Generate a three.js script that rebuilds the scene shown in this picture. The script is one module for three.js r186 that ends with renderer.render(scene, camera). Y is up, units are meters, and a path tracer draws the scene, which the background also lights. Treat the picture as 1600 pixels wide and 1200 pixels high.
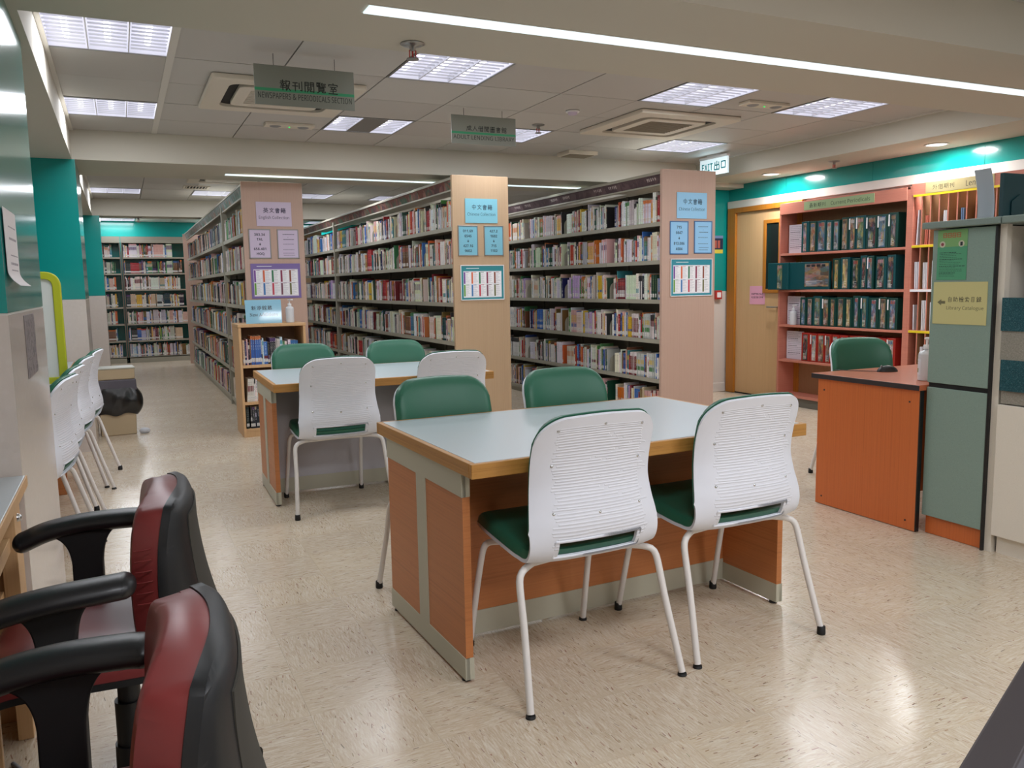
import * as THREE from 'three';
import { RectAreaLightUniformsLib } from 'three/addons/lights/RectAreaLightUniformsLib.js';
import { RoundedBoxGeometry } from 'three/addons/geometries/RoundedBoxGeometry.js';
import { mergeGeometries, mergeVertices, toCreasedNormals } from 'three/addons/utils/BufferGeometryUtils.js';

// ---------------------------------------------------------------- camera, light, exposure
const scene = new THREE.Scene();
scene.background = new THREE.Color(0x050505);
const DEG = Math.PI / 180;
const camera = new THREE.PerspectiveCamera(2 * Math.atan(600 / 1290) / DEG, 4 / 3, 0.05, 100);
{
  const yaw = 25.14641 * DEG, pitch = -6.883985 * DEG, roll = -0.990362 * DEG;
  const fwd = new THREE.Vector3(Math.sin(yaw) * Math.cos(pitch), Math.sin(pitch), -Math.cos(yaw) * Math.cos(pitch));
  const right = new THREE.Vector3(Math.cos(yaw), 0, Math.sin(yaw));
  const up = new THREE.Vector3().crossVectors(right, fwd);
  const r2 = right.clone().multiplyScalar(Math.cos(roll)).addScaledVector(up, Math.sin(roll));
  camera.up.crossVectors(r2, fwd);
  camera.position.set(0, 1.28, 0);
  camera.lookAt(camera.position.clone().add(fwd));
}
RectAreaLightUniformsLib.init();
const renderer = new THREE.WebGLRenderer({ antialias: true });
renderer.toneMapping = THREE.LinearToneMapping;
renderer.toneMappingExposure = 0.95;
renderer.shadowMap.enabled = true;
const PANEL_NITS = 14, STRIP_NITS = 5, SPOT_NITS = 320;
const PANEL_COLOR = new THREE.Color(0.96, 0.985, 1.04), STRIP_COLOR = new THREE.Color(0.9, 1.0, 1.0);

// ---------------------------------------------------------------- helpers
function rng(seed) { let s = seed >>> 0; return () => { s = (s + 0x6D2B79F5) >>> 0; let t = Math.imul(s ^ (s >>> 15), 1 | s); t = (t + Math.imul(t ^ (t >>> 7), 61 | t)) ^ t; return ((t ^ (t >>> 14)) >>> 0) / 4294967296; }; }
const used = {};
function numbered(n) { if (used[n] === undefined) { used[n] = 0; return n; } used[n]++; return n + '_' + String(used[n]).padStart(3, '0'); }
function tag(o, label, category, group, kind) { if (label) o.userData.label = label; if (category) o.userData.category = category; if (group) o.userData.group = group; if (kind) o.userData.kind = kind; return o; }
function thing(name, label, category, pos = [0, 0, 0], turn = 0, group) {
  const o = new THREE.Group(); o.name = numbered(name); o.position.set(...pos); o.rotation.y = turn; scene.add(o); return tag(o, label, category, group);
}
function flat(g) { if (!Array.isArray(g)) return g; return g.length === 1 ? g[0] : mergeGeometries(g.map(q => q.index ? q.toNonIndexed() : q)); }
function part(name, geo, mat, parent, label) {
  const m = new THREE.Mesh(flat(geo), mat); m.name = parent === scene ? numbered(name) : name; m.castShadow = m.receiveShadow = true; parent.add(m); if (label) m.userData.label = label; return m;
}
function single(name, geo, mat, label, category, pos, turn, group) { const m = part(name, geo, mat, scene); if (pos) m.position.set(...pos); if (turn) m.rotation.y = turn; return tag(m, label, category, group); }
function struct(name, geo, mat, label) { const m = part(name, geo, mat, scene); m.userData.kind = 'structure'; m.userData.label = label; m.userData.category = name.split('_')[0]; return m; }
// box between two corners, uv in metres
function uvMetres(g) {
  const p = g.attributes.position, n = g.attributes.normal, uv = g.attributes.uv;
  for (let i = 0; i < p.count; i++) {
    const ax = Math.abs(n.getX(i)), ay = Math.abs(n.getY(i)), az = Math.abs(n.getZ(i));
    if (ay > ax && ay > az) uv.setXY(i, p.getX(i), -p.getZ(i)); else if (ax > az) uv.setXY(i, -p.getZ(i), p.getY(i)); else uv.setXY(i, p.getX(i), p.getY(i));
  }
  return g;
}
function bx(x0, y0, z0, x1, y1, z1) { const g = new THREE.BoxGeometry(Math.abs(x1 - x0), Math.abs(y1 - y0), Math.abs(z1 - z0)); g.translate((x0 + x1) / 2, (y0 + y1) / 2, (z0 + z1) / 2); return uvMetres(g); }
function rbx(x0, y0, z0, x1, y1, z1, r = 0.004, s = 2) { const w = Math.abs(x1 - x0), h = Math.abs(y1 - y0), d = Math.abs(z1 - z0); r = Math.min(r, w * .49, h * .49, d * .49); const g = new RoundedBoxGeometry(w, h, d, s, r); g.translate((x0 + x1) / 2, (y0 + y1) / 2, (z0 + z1) / 2); return uvMetres(g.index ? g.toNonIndexed() : g); }
function cyl(r0, r1, h, x, y, z, seg = 20) { const g = new THREE.CylinderGeometry(r1, r0, h, seg); g.translate(x, y + h / 2, z); return g; }
function tube(pts, r, seg = 24, rad = 10, tension = 0.5) { return new THREE.TubeGeometry(new THREE.CatmullRomCurve3(pts.map(p => new THREE.Vector3(...p)), false, 'catmullrom', tension), seg, r, rad, false); }
function lathe(pts, seg = 24) { return new THREE.LatheGeometry(pts.map(p => new THREE.Vector2(...p)), seg); }
function canvas(w, h) { const c = document.createElement('canvas'); c.width = w; c.height = h; return [c, c.getContext('2d')]; }
function texOf(c, o = {}) { const t = new THREE.CanvasTexture(c); t.colorSpace = o.data ? THREE.NoColorSpace : THREE.SRGBColorSpace; if (o.repeat) { t.wrapS = t.wrapT = THREE.RepeatWrapping; t.repeat.set(o.repeat[0], o.repeat[1]); } t.magFilter = THREE.LinearFilter; t.anisotropy = 8; return t; }
function std(color, rough = 0.6, o = {}) { return new THREE.MeshStandardMaterial({ color, roughness: rough, ...o }); }
function phys(color, rough, o = {}) { return new THREE.MeshPhysicalMaterial({ color, roughness: rough, ...o }); }
const mix = (a, b, t) => a + (b - a) * t;
function css(r, g, b, a = 1) { return `rgba(${r | 0},${g | 0},${b | 0},${a})`; }

// wood grain: lines along v (vertical) or along u
function woodTex(seed, base, dark, opts = {}) {
  const W = 512, H = 512, [c, x] = canvas(W, H), R = rng(seed);
  x.fillStyle = css(...base); x.fillRect(0, 0, W, H);
  const n = opts.lines || 420;
  for (let i = 0; i < n; i++) {
    const p = R() * W, wd = 0.5 + R() * (opts.wide || 3), t = R(), k = R();
    const col = k < 0.55 ? dark : base.map(v => Math.min(255, v + 14));
    x.strokeStyle = css(...col, 0.03 + t * (opts.strength || 0.16)); x.lineWidth = wd;
    const l0 = R() * H - H * 0.2, l1 = l0 + H * (0.2 + R() * 0.9), wob = (R() - 0.5) * 8;
    for (const off of [-W, 0, W]) for (const oy of [-H, 0, H]) {
      x.beginPath();
      if (opts.horizontal) { x.moveTo(l0 + oy, p + off); x.quadraticCurveTo((l0 + l1) / 2 + oy, p + wob + off, l1 + oy, p + off); } else { x.moveTo(p + off, l0 + oy); x.quadraticCurveTo(p + wob + off, (l0 + l1) / 2 + oy, p + off, l1 + oy); }
      x.stroke();
    }
  }
  const t = texOf(c, { repeat: [1 / (opts.size || 0.6), 1 / (opts.size || 0.6)] }); return t;
}
// speckled laminate / granite
function speckTex(seed, base, specks, size, n = 9000, rad = 1.3) {
  const W = 512, [c, x] = canvas(W, W), R = rng(seed); x.fillStyle = css(...base); x.fillRect(0, 0, W, W);
  for (let i = 0; i < n; i++) { const s = specks[(R() * specks.length) | 0]; x.fillStyle = css(s[0], s[1], s[2], 0.25 + R() * 0.5); const r = rad * (0.4 + R()); x.beginPath(); x.arc(R() * W, R() * W, r, 0, 7); x.fill(); }
  return texOf(c, { repeat: [1 / size, 1 / size] });
}
// ---------------------------------------------------------------- Chinese characters as pen strokes on a 24 unit grid
const GLYPH = {
  中: '4,6 20,6 20,15 4,15 4,6|12,1 12,23', 文: '12,1 13,4|2,6 22,6|17,6 14,14 3,22|7,7 11,15 22,22',
  書: '5,4 19,4 19,10|2,7 22,7|5,10 19,10|3,13 21,13|12,1 12,15|6,16 18,16 18,23 6,23 6,16|6,19.5 18,19.5',
  籍: '5,1 2,6|4,3 10,3|7,3 8,6|14,1 12,6|13,3 22,3|17,3 18,6|2,9 10,9|1,12 11,12|2,15 10,15|6,7 6,23|6,15 1,20|6,15 11,19|12,9 22,9|15,7 15,13|19,7 19,13|11,13 23,13|13,15 21,15 21,23 13,23 13,15|13,19 21,19',
  英: '2,4 22,4|8,1 8,7|16,1 16,7|5,15 5,9 19,9 19,15|1,15 23,15|12,7 12,15 9,20 2,23|12,15 15,20 22,23',
  報: '2,4 11,4|6.5,1 6.5,8|1,8 12,8|4,9 5,12|9,9 8,12|2,13 11,13|1,17 12,17|6.5,12 6.5,23|14,3 22,3 22,9 19,9|14,2 14,23|14,12 21,12 15,23|16,14 23,23',
  刊: '2,5 12,5|1,12 13,12|7,5 7,23|16,5 16,17|22,2 22,22 19,21',
  閱: '2,2 2,23|2,2 10,2 10,9 2,9|2,5.5 10,5.5|22,2 22,23 20,22|22,2 14,2 14,9 22,9|14,5.5 22,5.5|9,11 8,13|15,11 16,13|8,14 16,14 16,18 8,18 8,14|10,18 7,23|14,18 14,22 18,22',
  覽: '2,1 10,1|2,1 2,9 10,9|4,3 9,3 9,7 4,7|6,1 6,9|14,1 12,5|13,3 22,3|13,6 21,6|13,9 22,9|6,11 18,11 18,19 6,19 6,11|6,13.5 18,13.5|6,16.5 18,16.5|9,19 3,23|14,19 14,22 21,22 21,20',
  室: '12,0 13,2|2,6 2,3 22,3 22,6|5,8 19,8|11,8 7,13 18,12|15,10 20,14|5,17 19,17|12,13 12,23|2,23 22,23',
  成: '4,6 22,6|4,6 4,14 1,23|4,11 11,11 11,18 8,18|13,1 15,12 22,22 23,18|21,9 12,21|17,1 20,4', 人: '12,2 10,12 1,23|12,9 23,23',
  借: '6,1 1,11|4,8 4,23|8,5 23,5|12,1 12,10|19,1 19,10|7,10 23,10|10,13 21,13 21,23 10,23 10,13|10,18 21,18',
  圖: '2,2 22,2 22,23 2,23 2,2|8,4 16,4 16,8 8,8 8,4|4,10 20,10|6,12 18,12 18,21 6,21 6,12|10,14 14,14 14,18 10,18 10,14|12,8 12,12',
  館: '6,1 1,8|6,1 11,6|3,8 10,8 10,15 3,15 3,8|3,11.5 10,11.5|3,15 3,22 9,19|7,17 11,22|18,1 18,3|13,7 13,4 23,4 23,7|15,9 15,23|15,9 21,9 21,14 15,14|15,17 22,17 22,23 15,23',
  最: '6,1 18,1 18,8 6,8 6,1|6,4.5 18,4.5|1,11 23,11|4,11 4,21|10,11 10,23|4,14.5 10,14.5|4,18 10,18|1,21 12,20|13,14 22,14 13,23|14,15 23,23',
  新: '6,1 7,3|1,4 12,4|4,5 5,8|9,5 8,8|1,9 12,9|2,13 11,13|6.5,9 6.5,23|6,14 1,20|7,14 11,18|21,2 15,5|15,5 15,13 13,22|15,11 23,11|19,11 19,23',
  期: '1,5 12,5|3.5,2 3.5,16|9.5,2 9.5,16|3.5,9 9.5,9|3.5,12.5 9.5,12.5|1,16 12,16|4,18 1,22|9,18 11,21|15,2 15,14 13,23|15,2 22,2 22,22 20,22|15,8 22,8|15,14 22,14',
  外: '6,1 1,11|4,6 11,6 8,14 1,22|5,10 9,13|16,1 16,23|16,9 22,14', 自: '10,1 8,4|5,5 19,5 19,23 5,23 5,5|5,11 19,11|5,17 19,17',
  助: '2,3 9,3 9,19|2,3 2,20|2,9 9,9|2,14 9,14|1,20 11,18|12,8 22,8 21,21 18,22|16,2 16,9 11,22',
  檢: '1,7 9,7|5,1 5,23|5,8 1,16|5,9 9,14|16,1 9,9|16,1 23,8|13,9 19,9|10,11 15,11 15,15 10,15 10,11|17,11 22,11 22,15 17,15 17,11|12,16 9,23|12,19 15,23|19,16 17,23|19,19 23,23',
  索: '4,4 20,4|12,1 12,8|2,11 2,8 22,8 22,11|10,9 7,13 13,13 6,18 19,17|16,15 20,19|12,18 12,23|7,19 3,23|16,20 21,23',
  目: '6,2 18,2 18,22 6,22 6,2|6,9 18,9|6,15 18,15', 出: '12,1 12,23|4,4 4,11 20,11 20,4|2,13 2,23 22,23 22,13', 口: '4,4 20,4 20,21 4,21 4,4',
  錄: '6,1 1,7|6,1 11,7|3,9 10,9|2,13 11,13|6.5,7 6.5,22|3,15 4,19|10,15 9,19|1,22 12,21|14,2 21,2 20,9|13,5.5 21,5.5|12,9 23,9|17.5,9 17.5,22 15,21|13,12 16,14|12,20 17,15|22,12 18,15|18,15 23,21',
  添: '2,2 5,5|1,9 4,12|1,22 6,15|8,3 22,3|6,8 23,8|15,3 13,8 7,14|16,8 23,14|14,12 14,23 12,22|10,16 8,20|17,14 19,18|20,13 22,16',
  藏: '2,3 22,3|8,1 8,6|16,1 16,6|4,8 21,8|4,8 4,16 1,23|7,11 14,11|7,11 7,21 14,21|10,11 10,21|7,16 14,16|16,6 18,16 22,22 23,18|21,11 15,22|19,6 21,7',
};
function han(x, text, cx, y, size, color, weight = 0.085, gap = 0.12) {
  x.save(); x.strokeStyle = color; x.lineWidth = size * weight; x.lineCap = 'round'; x.lineJoin = 'round';
  const n = text.length, total = n * size + (n - 1) * size * gap; let px = cx - total / 2;
  for (const ch of text) {
    for (const st of (GLYPH[ch] || '').split('|')) { x.beginPath(); st.split(' ').forEach((p, i) => { const [a, b] = p.split(',').map(Number); const X = px + a / 24 * size, Y = y + b / 24 * size; i ? x.lineTo(X, Y) : x.moveTo(X, Y); }); x.stroke(); }
    px += size * (1 + gap);
  }
  x.restore();
}
function words(x, text, cx, y, px, color, font = 'sans-serif', bold = false, maxW) { x.fillStyle = color; x.font = (bold ? 'bold ' : '') + px + 'px ' + font; x.textAlign = 'center'; x.textBaseline = 'middle'; if (maxW) { const w = x.measureText(text).width; x.save(); x.translate(cx, y); x.scale(Math.min(1.4, maxW / w), 1); x.fillText(text, 0, 0); x.restore(); } else x.fillText(text, cx, y); }
// a small flat sheet whose front (+z) face carries a print; back and edges plain
function sheet(w, h, t) {
  const g = new THREE.BoxGeometry(w, h, t), uv = g.attributes.uv, n = g.attributes.normal;
  for (let i = 0; i < uv.count; i++) if (n.getZ(i) < 0.5) uv.setXY(i, 0.01, 0.01);
  return g;
}
// ---------------------------------------------------------------- materials
const M = {
  ceilTile: std(0xc3c0bc, 0.55), ceilTileB: std(0xbebab6, 0.55), plaster: std(0xc6c1b4, 0.8),
  gap: std(0x2a2826, 0.9), trim: std(0xd8d4cd, 0.5),
  teal: phys(0x12908a, 0.16, { clearcoat: 0.2, clearcoatRoughness: 0.06 }),
  whiteWall: phys(0xd9d2cb, 0.28, { clearcoat: 0.3, clearcoatRoughness: 0.12 }), whitePaint: std(0xd5cec8, 0.6),
  metalShelf: std(0xa39f90, 0.45), metalDark: std(0x6a665c, 0.6), backDark: std(0x6a665c, 0.7), metalGrey: std(0xa8a698, 0.4),
  chrome: std(0xcfd2d4, 0.25, { metalness: 0.9 }), steel: std(0x9a9a98, 0.35, { metalness: 0.8 }),
  black: std(0x111214, 0.42), blackSoft: std(0x17181b, 0.38), blackMatte: std(0x0c0c0e, 0.7), rubber: std(0x0a0a0b, 0.6),
  white: std(0xe8e8ea, 0.45), whitePlastic: null, greenVinyl: phys(0x2e6c54, 0.42), chairTube: std(0xe6e2de, 0.38),
  maroon: phys(0x742a2a, 0.4, { clearcoat: 0.15, clearcoatRoughness: 0.3 }), shellBlack: std(0x16181b, 0.45), meshBack: std(0x35322b, 0.85),
  laminate: phys(0xbfc9cf, 0.3, { clearcoat: 0.2, clearcoatRoughness: 0.2 }), greyRail: std(0xbebba8, 0.5), lilacPanel: std(0xc2c0c6, 0.6),
  paper: std(0xeeecef, 0.8), paperLilac: std(0xcdbfd6, 0.7), paperBlue: std(0x86c6e0, 0.6), yellow: std(0xb9bf22, 0.45), boardWhite: std(0xdfe2dd, 0.5),
  yellowStrip: std(0xe6cb1c, 0.55), bottle: phys(0xe4e6ea, 0.3, { transmission: 0.15, thickness: 0 }), plasticGrey: std(0x8d8e90, 0.5),
  beige: std(0xb6a384, 0.5), bag: phys(0x0d0d0e, 0.28, { clearcoat: 0.4, clearcoatRoughness: 0.2 }), bagGrey: phys(0x54525c, 0.32, { clearcoat: 0.3 }),
  red: std(0xb22a22, 0.5), darkBrown: std(0x2a2224, 0.5), slateTeal: std(0x0d3a40, 0.5), acPlastic: std(0xdad1c2, 0.5), acGrille: std(0x8f8574, 0.7), acDark: std(0x1c1a18, 0.8),
};
M.woodTop = std(0xffffff, 0.45, { map: woodTex(3, [186, 134, 66], [140, 90, 34], { horizontal: true, size: 0.5, strength: 0.2 }) });
M.orangeWood = std(0xffffff, 0.45, { map: woodTex(5, [194, 122, 70], [154, 90, 46], { horizontal: true, size: 0.7, strength: 0.14 }) });
M.orangeDesk = std(0xffffff, 0.4, { map: woodTex(7, [202, 106, 50], [168, 78, 32], { size: 0.6, strength: 0.16 }) });
M.deskTopWood = phys(0xffffff, 0.32, { map: woodTex(8, [192, 104, 66], [160, 74, 44], { size: 0.6, strength: 0.12 }), clearcoat: 0.2 });
M.endPanel = std(0xffffff, 0.5, { map: woodTex(9, [188, 160, 128], [166, 136, 106], { size: 0.6, strength: 0.12, lines: 300 }) });
M.endPanelPink = std(0xffffff, 0.5, { map: woodTex(10, [192, 162, 146], [172, 140, 124], { size: 0.6, strength: 0.12, lines: 300 }) });
M.beech = std(0xffffff, 0.5, { map: woodTex(11, [208, 168, 122], [180, 136, 90], { size: 0.5, strength: 0.14 }) });
M.doorWood = std(0xffffff, 0.45, { map: woodTex(12, [206, 168, 122], [180, 140, 96], { size: 0.7, strength: 0.13 }) });
M.doorFrame = std(0xffffff, 0.4, { map: woodTex(13, [176, 112, 34], [136, 78, 16], { size: 0.5, strength: 0.22 }) });
M.pinkWood = std(0xffffff, 0.5, { map: woodTex(14, [198, 124, 104], [172, 98, 80], { horizontal: true, size: 0.6, strength: 0.12 }) });
M.insideWood = std(0xffffff, 0.55, { map: woodTex(15, [158, 118, 84], [128, 92, 62], { size: 0.5, strength: 0.2 }) });
M.greenLam = std(0xffffff, 0.45, { map: speckTex(21, [132, 154, 144], [[114, 132, 124], [150, 170, 161], [124, 148, 136]], 0.5, 12000, 1.0) });
M.greenTop = std(0xffffff, 0.4, { map: speckTex(22, [124, 140, 134], [[104, 118, 112], [140, 156, 150]], 0.5, 9000, 1.0) });
M.granTeal = phys(0xffffff, 0.2, { map: speckTex(23, [26, 74, 84], [[10, 44, 54], [60, 120, 128], [110, 150, 150], [14, 58, 70]], 0.22, 9000, 2.4) });
M.granGrey = phys(0xffffff, 0.25, { map: speckTex(24, [146, 142, 132], [[110, 106, 98], [170, 166, 158], [128, 126, 112]], 0.22, 9000, 2.4) });
M.cream = std(0xffffff, 0.5, { map: speckTex(25, [226, 219, 206], [[214, 206, 192], [234, 228, 218]], 0.5, 4000, 1.2) });
M.marble = phys(0xffffff, 0.22, { map: speckTex(26, [208, 198, 190], [[205, 195, 187], [211, 201, 194]], 0.9, 900, 5), clearcoat: 0.3, clearcoatRoughness: 0.1 });
// ribbed white plastic for the chair shells: fine raised wavy lines across the middle of the back
{
  const W = 512, H = 1024, [c, x] = canvas(W, H), R = rng(77); x.fillStyle = '#000'; x.fillRect(0, 0, W, H);
  for (let i = 0; i < 40; i++) {
    const y = H * (0.05 + 0.40 * i / 39); let p = W * (0.22 + R() * 0.05);
    while (p < W * 0.74) { const l = 90 + R() * 260; x.strokeStyle = 'rgba(255,255,255,0.9)'; x.lineWidth = 4.6; x.beginPath(); const dy = (R() - 0.5) * 4; x.moveTo(p, y + dy); x.quadraticCurveTo(p + l / 2, y + dy + (R() - 0.5) * 7, Math.min(p + l, W * 0.78), y - dy); x.stroke(); p += l + (R() < 0.6 ? -20 : 14); }
  }
  M.whitePlastic = std(0xe6e9f2, 0.42, { bumpMap: texOf(c, { data: true }), bumpScale: 0.0011 });
}
// ---------------------------------------------------------------- floor of vinyl tiles
const FX0 = -1.7, FX1 = 6.4, FZ0 = 3.4, FZ1 = -16.75;
{
  const floor = struct('floor', bx(FX0, -0.2, FZ1, FX1, -0.0045, FZ0), std(0x9c8f7e, 0.9), 'glossy beige streaked vinyl tile floor');
  const T = 0.305, tones = [[208, 192, 168], [205, 189, 166], [211, 195, 170]];
  const mats = tones.map((b, k) => {
    const W = 512, [c, x] = canvas(W, W), R = rng(400 + k); x.fillStyle = css(...b); x.fillRect(0, 0, W, W);
    for (let i = 0; i < 1300; i++) { const l = 22 + R() * 70, a = (R() - 0.5) * 0.45, px = R() * W, py = R() * W, t = R(); x.strokeStyle = t < 0.45 ? css(220, 208, 190, 0.34) : t < 0.8 ? css(182, 160, 134, 0.24) : css(228, 219, 206, 0.4); x.lineWidth = 2 + R() * 6; x.beginPath(); x.moveTo(px, py); x.lineTo(px + l * Math.cos(a), py + l * Math.sin(a)); x.stroke(); }
    for (let i = 0; i < 56; i++) { const l = 12 + R() * 34, a = (R() - 0.5) * 0.5, px = R() * W, py = R() * W; x.strokeStyle = css(104 + R() * 40, 74 + R() * 34, 54 + R() * 34, 0.35 + R() * 0.5); x.lineWidth = 2 + R() * 3.2; x.beginPath(); x.moveTo(px, py); x.lineTo(px + l * Math.cos(a), py + l * Math.sin(a)); x.stroke(); }
    return phys(0xffffff, 0.24, { map: texOf(c), clearcoat: 0.12, clearcoatRoughness: 0.16 });
  });
  const geos = [0, 1].map(rot => {
    const g = new THREE.BoxGeometry(T - 0.0004, 0.0045, T - 0.0004); g.translate(0, -0.00225, 0);
    const uv = g.attributes.uv; if (rot) for (let i = 0; i < uv.count; i++) uv.setXY(i, uv.getY(i), 1 - uv.getX(i)); return g;
  });
  const R = rng(9), list = [];
  const cw = new THREE.Vector3();
  for (let i = 0; FX0 + i * T < FX1 - 0.01; i++) for (let j = 0; FZ0 - j * T > FZ1 + 0.01; j++) {
    const x = FX0 + (i + 0.5) * T, z = FZ0 - (j + 0.5) * T, m = (R() * 3) | 0, g = (i + j + (R() < 0.12 ? 1 : 0)) & 1;
    if (x > FX1 - 0.1 || z < FZ1 + 0.1) continue;
    cw.set(x, 0, z).project(camera); const inView = z < -0.5 && Math.abs(cw.x) < 1.08 && cw.y > -1.15 && cw.y < 1;
    list.push({ x, z, m, g, key: inView ? Math.hypot(x, z) : 1e3 + Math.hypot(x, z) });
  }
  list.sort((a, b) => a.key - b.key);
  list.slice(0, 300).forEach((t, k) => { const m = part(k ? 'floor_tile_' + String(k).padStart(3, '0') : 'floor_tile', geos[t.g], mats[t.m], floor); m.position.set(t.x, 0, t.z); });
  for (let k = 0; k < 3; k++) {
    const rest = list.slice(300).filter(t => t.m === k); const m = part('distant_floor_tiles', rest.map(t => geos[t.g].clone().toNonIndexed().translate(t.x, 0, t.z)), mats[k], floor); m.userData.kind = 'stuff';
  }
}
// ---------------------------------------------------------------- walls
const CH = 2.53, BH = 2.30, SH = 2.345, WX = 6.35;
struct('wall_left', bx(-1.9, -0.05, FZ1 - 0.2, -1.7, CH + 0.25, FZ0 + 0.2), M.whitePaint, 'off-white left wall behind the columns');
struct('wall_front', bx(-1.7, -0.05, FZ0, FX1 + 0.15, CH + 0.25, FZ0 + 0.2), M.whitePaint, 'off-white wall closing the room behind the viewer');
struct('wall_back', bx(-1.7, -0.05, FZ1 - 0.2, FX1 + 0.15, CH + 0.25, FZ1), M.teal, 'dark green wall behind the far bookcases');
{
  const w = struct('wall_right', bx(WX + 0.02, -0.05, FZ1, WX + 0.25, CH + 0.25, FZ0), M.whitePaint, 'right wall with teal upper panels and off-white lower part');
  // glossy teal panels in a row above the door head
  const edges = [-7.62, -6.72, -5.62, -4.52, -3.42, -2.32, -1.2, 0, 1.2, 2.4, 3.4];
  for (let i = 0; i < edges.length - 1; i++) part('teal_panel', bx(WX, 2.165, edges[i] + 0.0015, WX + 0.02, SH + 0.02, edges[i + 1] - 0.0015), M.teal, w);
  struct('trim_1', rbx(WX - 0.035, 2.085, -7.6, WX + 0.02, 2.165, 3.4, 0.004), M.trim, 'white ledge rail under the teal wall panels');
}
// short return wall beside the door: teal above, off-white below, skirting
{
  const w = struct('wall_return', bx(5.7, -0.02, -7.9, WX + 0.02, 1.16, -7.62), M.whiteWall, 'short return wall beside the door, off-white below and teal above');
  part('teal_panel', bx(5.7, 1.16, -7.9, WX + 0.02, SH, -7.62), M.teal, w);
  struct('baseboard_return', rbx(5.7, 0, -7.62, WX - 0.03, 0.1, -7.605, 0.003), M.whitePaint, 'off-white skirting board on the return wall');
}
// ---------------------------------------------------------------- columns clad in glossy teal over marble laminate
function column(name, x0, x1, z0, z1, label) {
  const c = struct(name, bx(x0, 0, z0, x1, 1.215, z1), M.marble, label);
  part('teal_cladding', bx(x0, 1.222, z0, x1, BH, z1), M.teal, c);
  part('joint_trim', bx(x0 + 0.003, 1.215, z0 + 0.003, x1 - 0.003, 1.222, z1 - 0.003), M.trim, c);
  return c;
}
column('wall_column', -1.7, -0.3, -4.03, -2.81, 'near wall pier clad in glossy teal above pale marble laminate');
column('wall_column_middle', -1.7, -0.25, -8.2, -7.375, 'teal and white column behind the row of chairs');
column('wall_column_far', -1.7, -0.185, -13.2, -12.65, 'far teal and white column near the back bookcases');

// ---------------------------------------------------------------- ceilings
const tileG = {};
function ceilingZone(parent, xs, zs, skip, y = CH) {
  const R = rng(xs.length * 31 + zs.length);
  for (let i = 0; i < xs.length - 1; i++) for (let j = 0; j < zs.length - 1; j++) {
    const w = xs[i + 1] - xs[i], d = Math.abs(zs[j + 1] - zs[j]); if (skip && skip(i, j, (xs[i] + xs[i + 1]) / 2, (zs[j] + zs[j + 1]) / 2)) continue;
    const k = w.toFixed(3) + '/' + d.toFixed(3); if (!tileG[k]) { tileG[k] = bx(-w / 2 + 0.004, 0, -d / 2 + 0.004, w / 2 - 0.004, 0.02, d / 2 - 0.004); }
    const m = part('ceiling_tile', tileG[k], R() < 0.5 ? M.ceilTile : M.ceilTileB, parent); m.position.set((xs[i] + xs[i + 1]) / 2, y + (R() - 0.5) * 0.0016, (zs[j] + zs[j + 1]) / 2);
  }
}
const ceiling = struct('ceiling', bx(FX0, CH + 0.1, FZ1, FX1 + 0.1, CH + 0.25, FZ0), M.gap, 'suspended ceiling of grey metal tiles with thin dark joints');
const GX = [-0.27, 0.33, 0.93, 1.53, 2.13, 2.73, 3.33, 3.93, 4.53, 5.13, 5.7];
const Z1 = [-3.6, -3.775, -4.375, -4.975, -5.575, -6.175, -6.775, -7.375];
const Z2 = [-8.35, -8.95, -9.55, -10.15, -10.75, -11.35, -11.95, -12.65];
const Z3 = [-13.0, -13.6, -14.2, -14.8, -15.4, -16.0, -16.75];
const Z0 = [3.4, 2.8, 2.2, 1.6, 1.0, 0.4, -0.2, -0.8, -1.4, -2.0, -2.6];
// light panels: [x index, z of the row start]
const LIGHTS = [];
const put = (xi, z, opt) => LIGHTS.push({ x: (GX[xi] + GX[xi + 1]) / 2, z: z - 0.3, ...opt });
put(0, -4.375, { say: 'louvred ceiling light beside the grey bulkhead, next to the near beam' }); put(0, -6.175, { say: 'louvred ceiling light beside the grey bulkhead, next to the middle beam' });
put(3, -4.375, { say: 'louvred ceiling light beside the sprinkler on the near beam' }); put(3, -6.175, { half: true, say: 'louvred ceiling light with its middle tube covered by a grey plate' });
put(6, -4.375, { say: 'louvred ceiling light before the beige-grilled air conditioner' }); put(5, -6.175, { gain: 0.65, say: 'louvred ceiling light partly hidden by the adult lending library sign' });
put(8, -4.375, { say: 'louvred ceiling light between an emergency light and the right bulkhead' }); put(8, -6.175, { say: 'louvred ceiling light above the exit sign, behind the air conditioner' });
for (const z of [-8.95, -11.35]) for (const xi of [0, 2, 4, 6, 8]) put(xi, z);
for (const z of [-14.8, -16.0]) for (const xi of [0, 3, 6]) put(xi, z);
for (const z of [-0.2, 2.2]) for (const xi of [1, 4, 7]) put(xi, z, { gain: 1.75 });
const isLight = (x, z) => LIGHTS.some(l => Math.abs(l.x - x) < 0.25 && Math.abs(l.z - z) < 0.25);
const AC = [[1.02, -5.66], [3.96, -5.62], [1.23, -9.9]];
const underAC = (x, z) => AC.some(a => Math.abs(a[0] - x) < 0.1 && Math.abs(a[1] - z) < 0.1);
for (const zs of [Z0, Z1, Z2, Z3]) ceilingZone(ceiling, GX, zs, (i, j, x, z) => isLight(x, z) || underAC(x, z));
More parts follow.
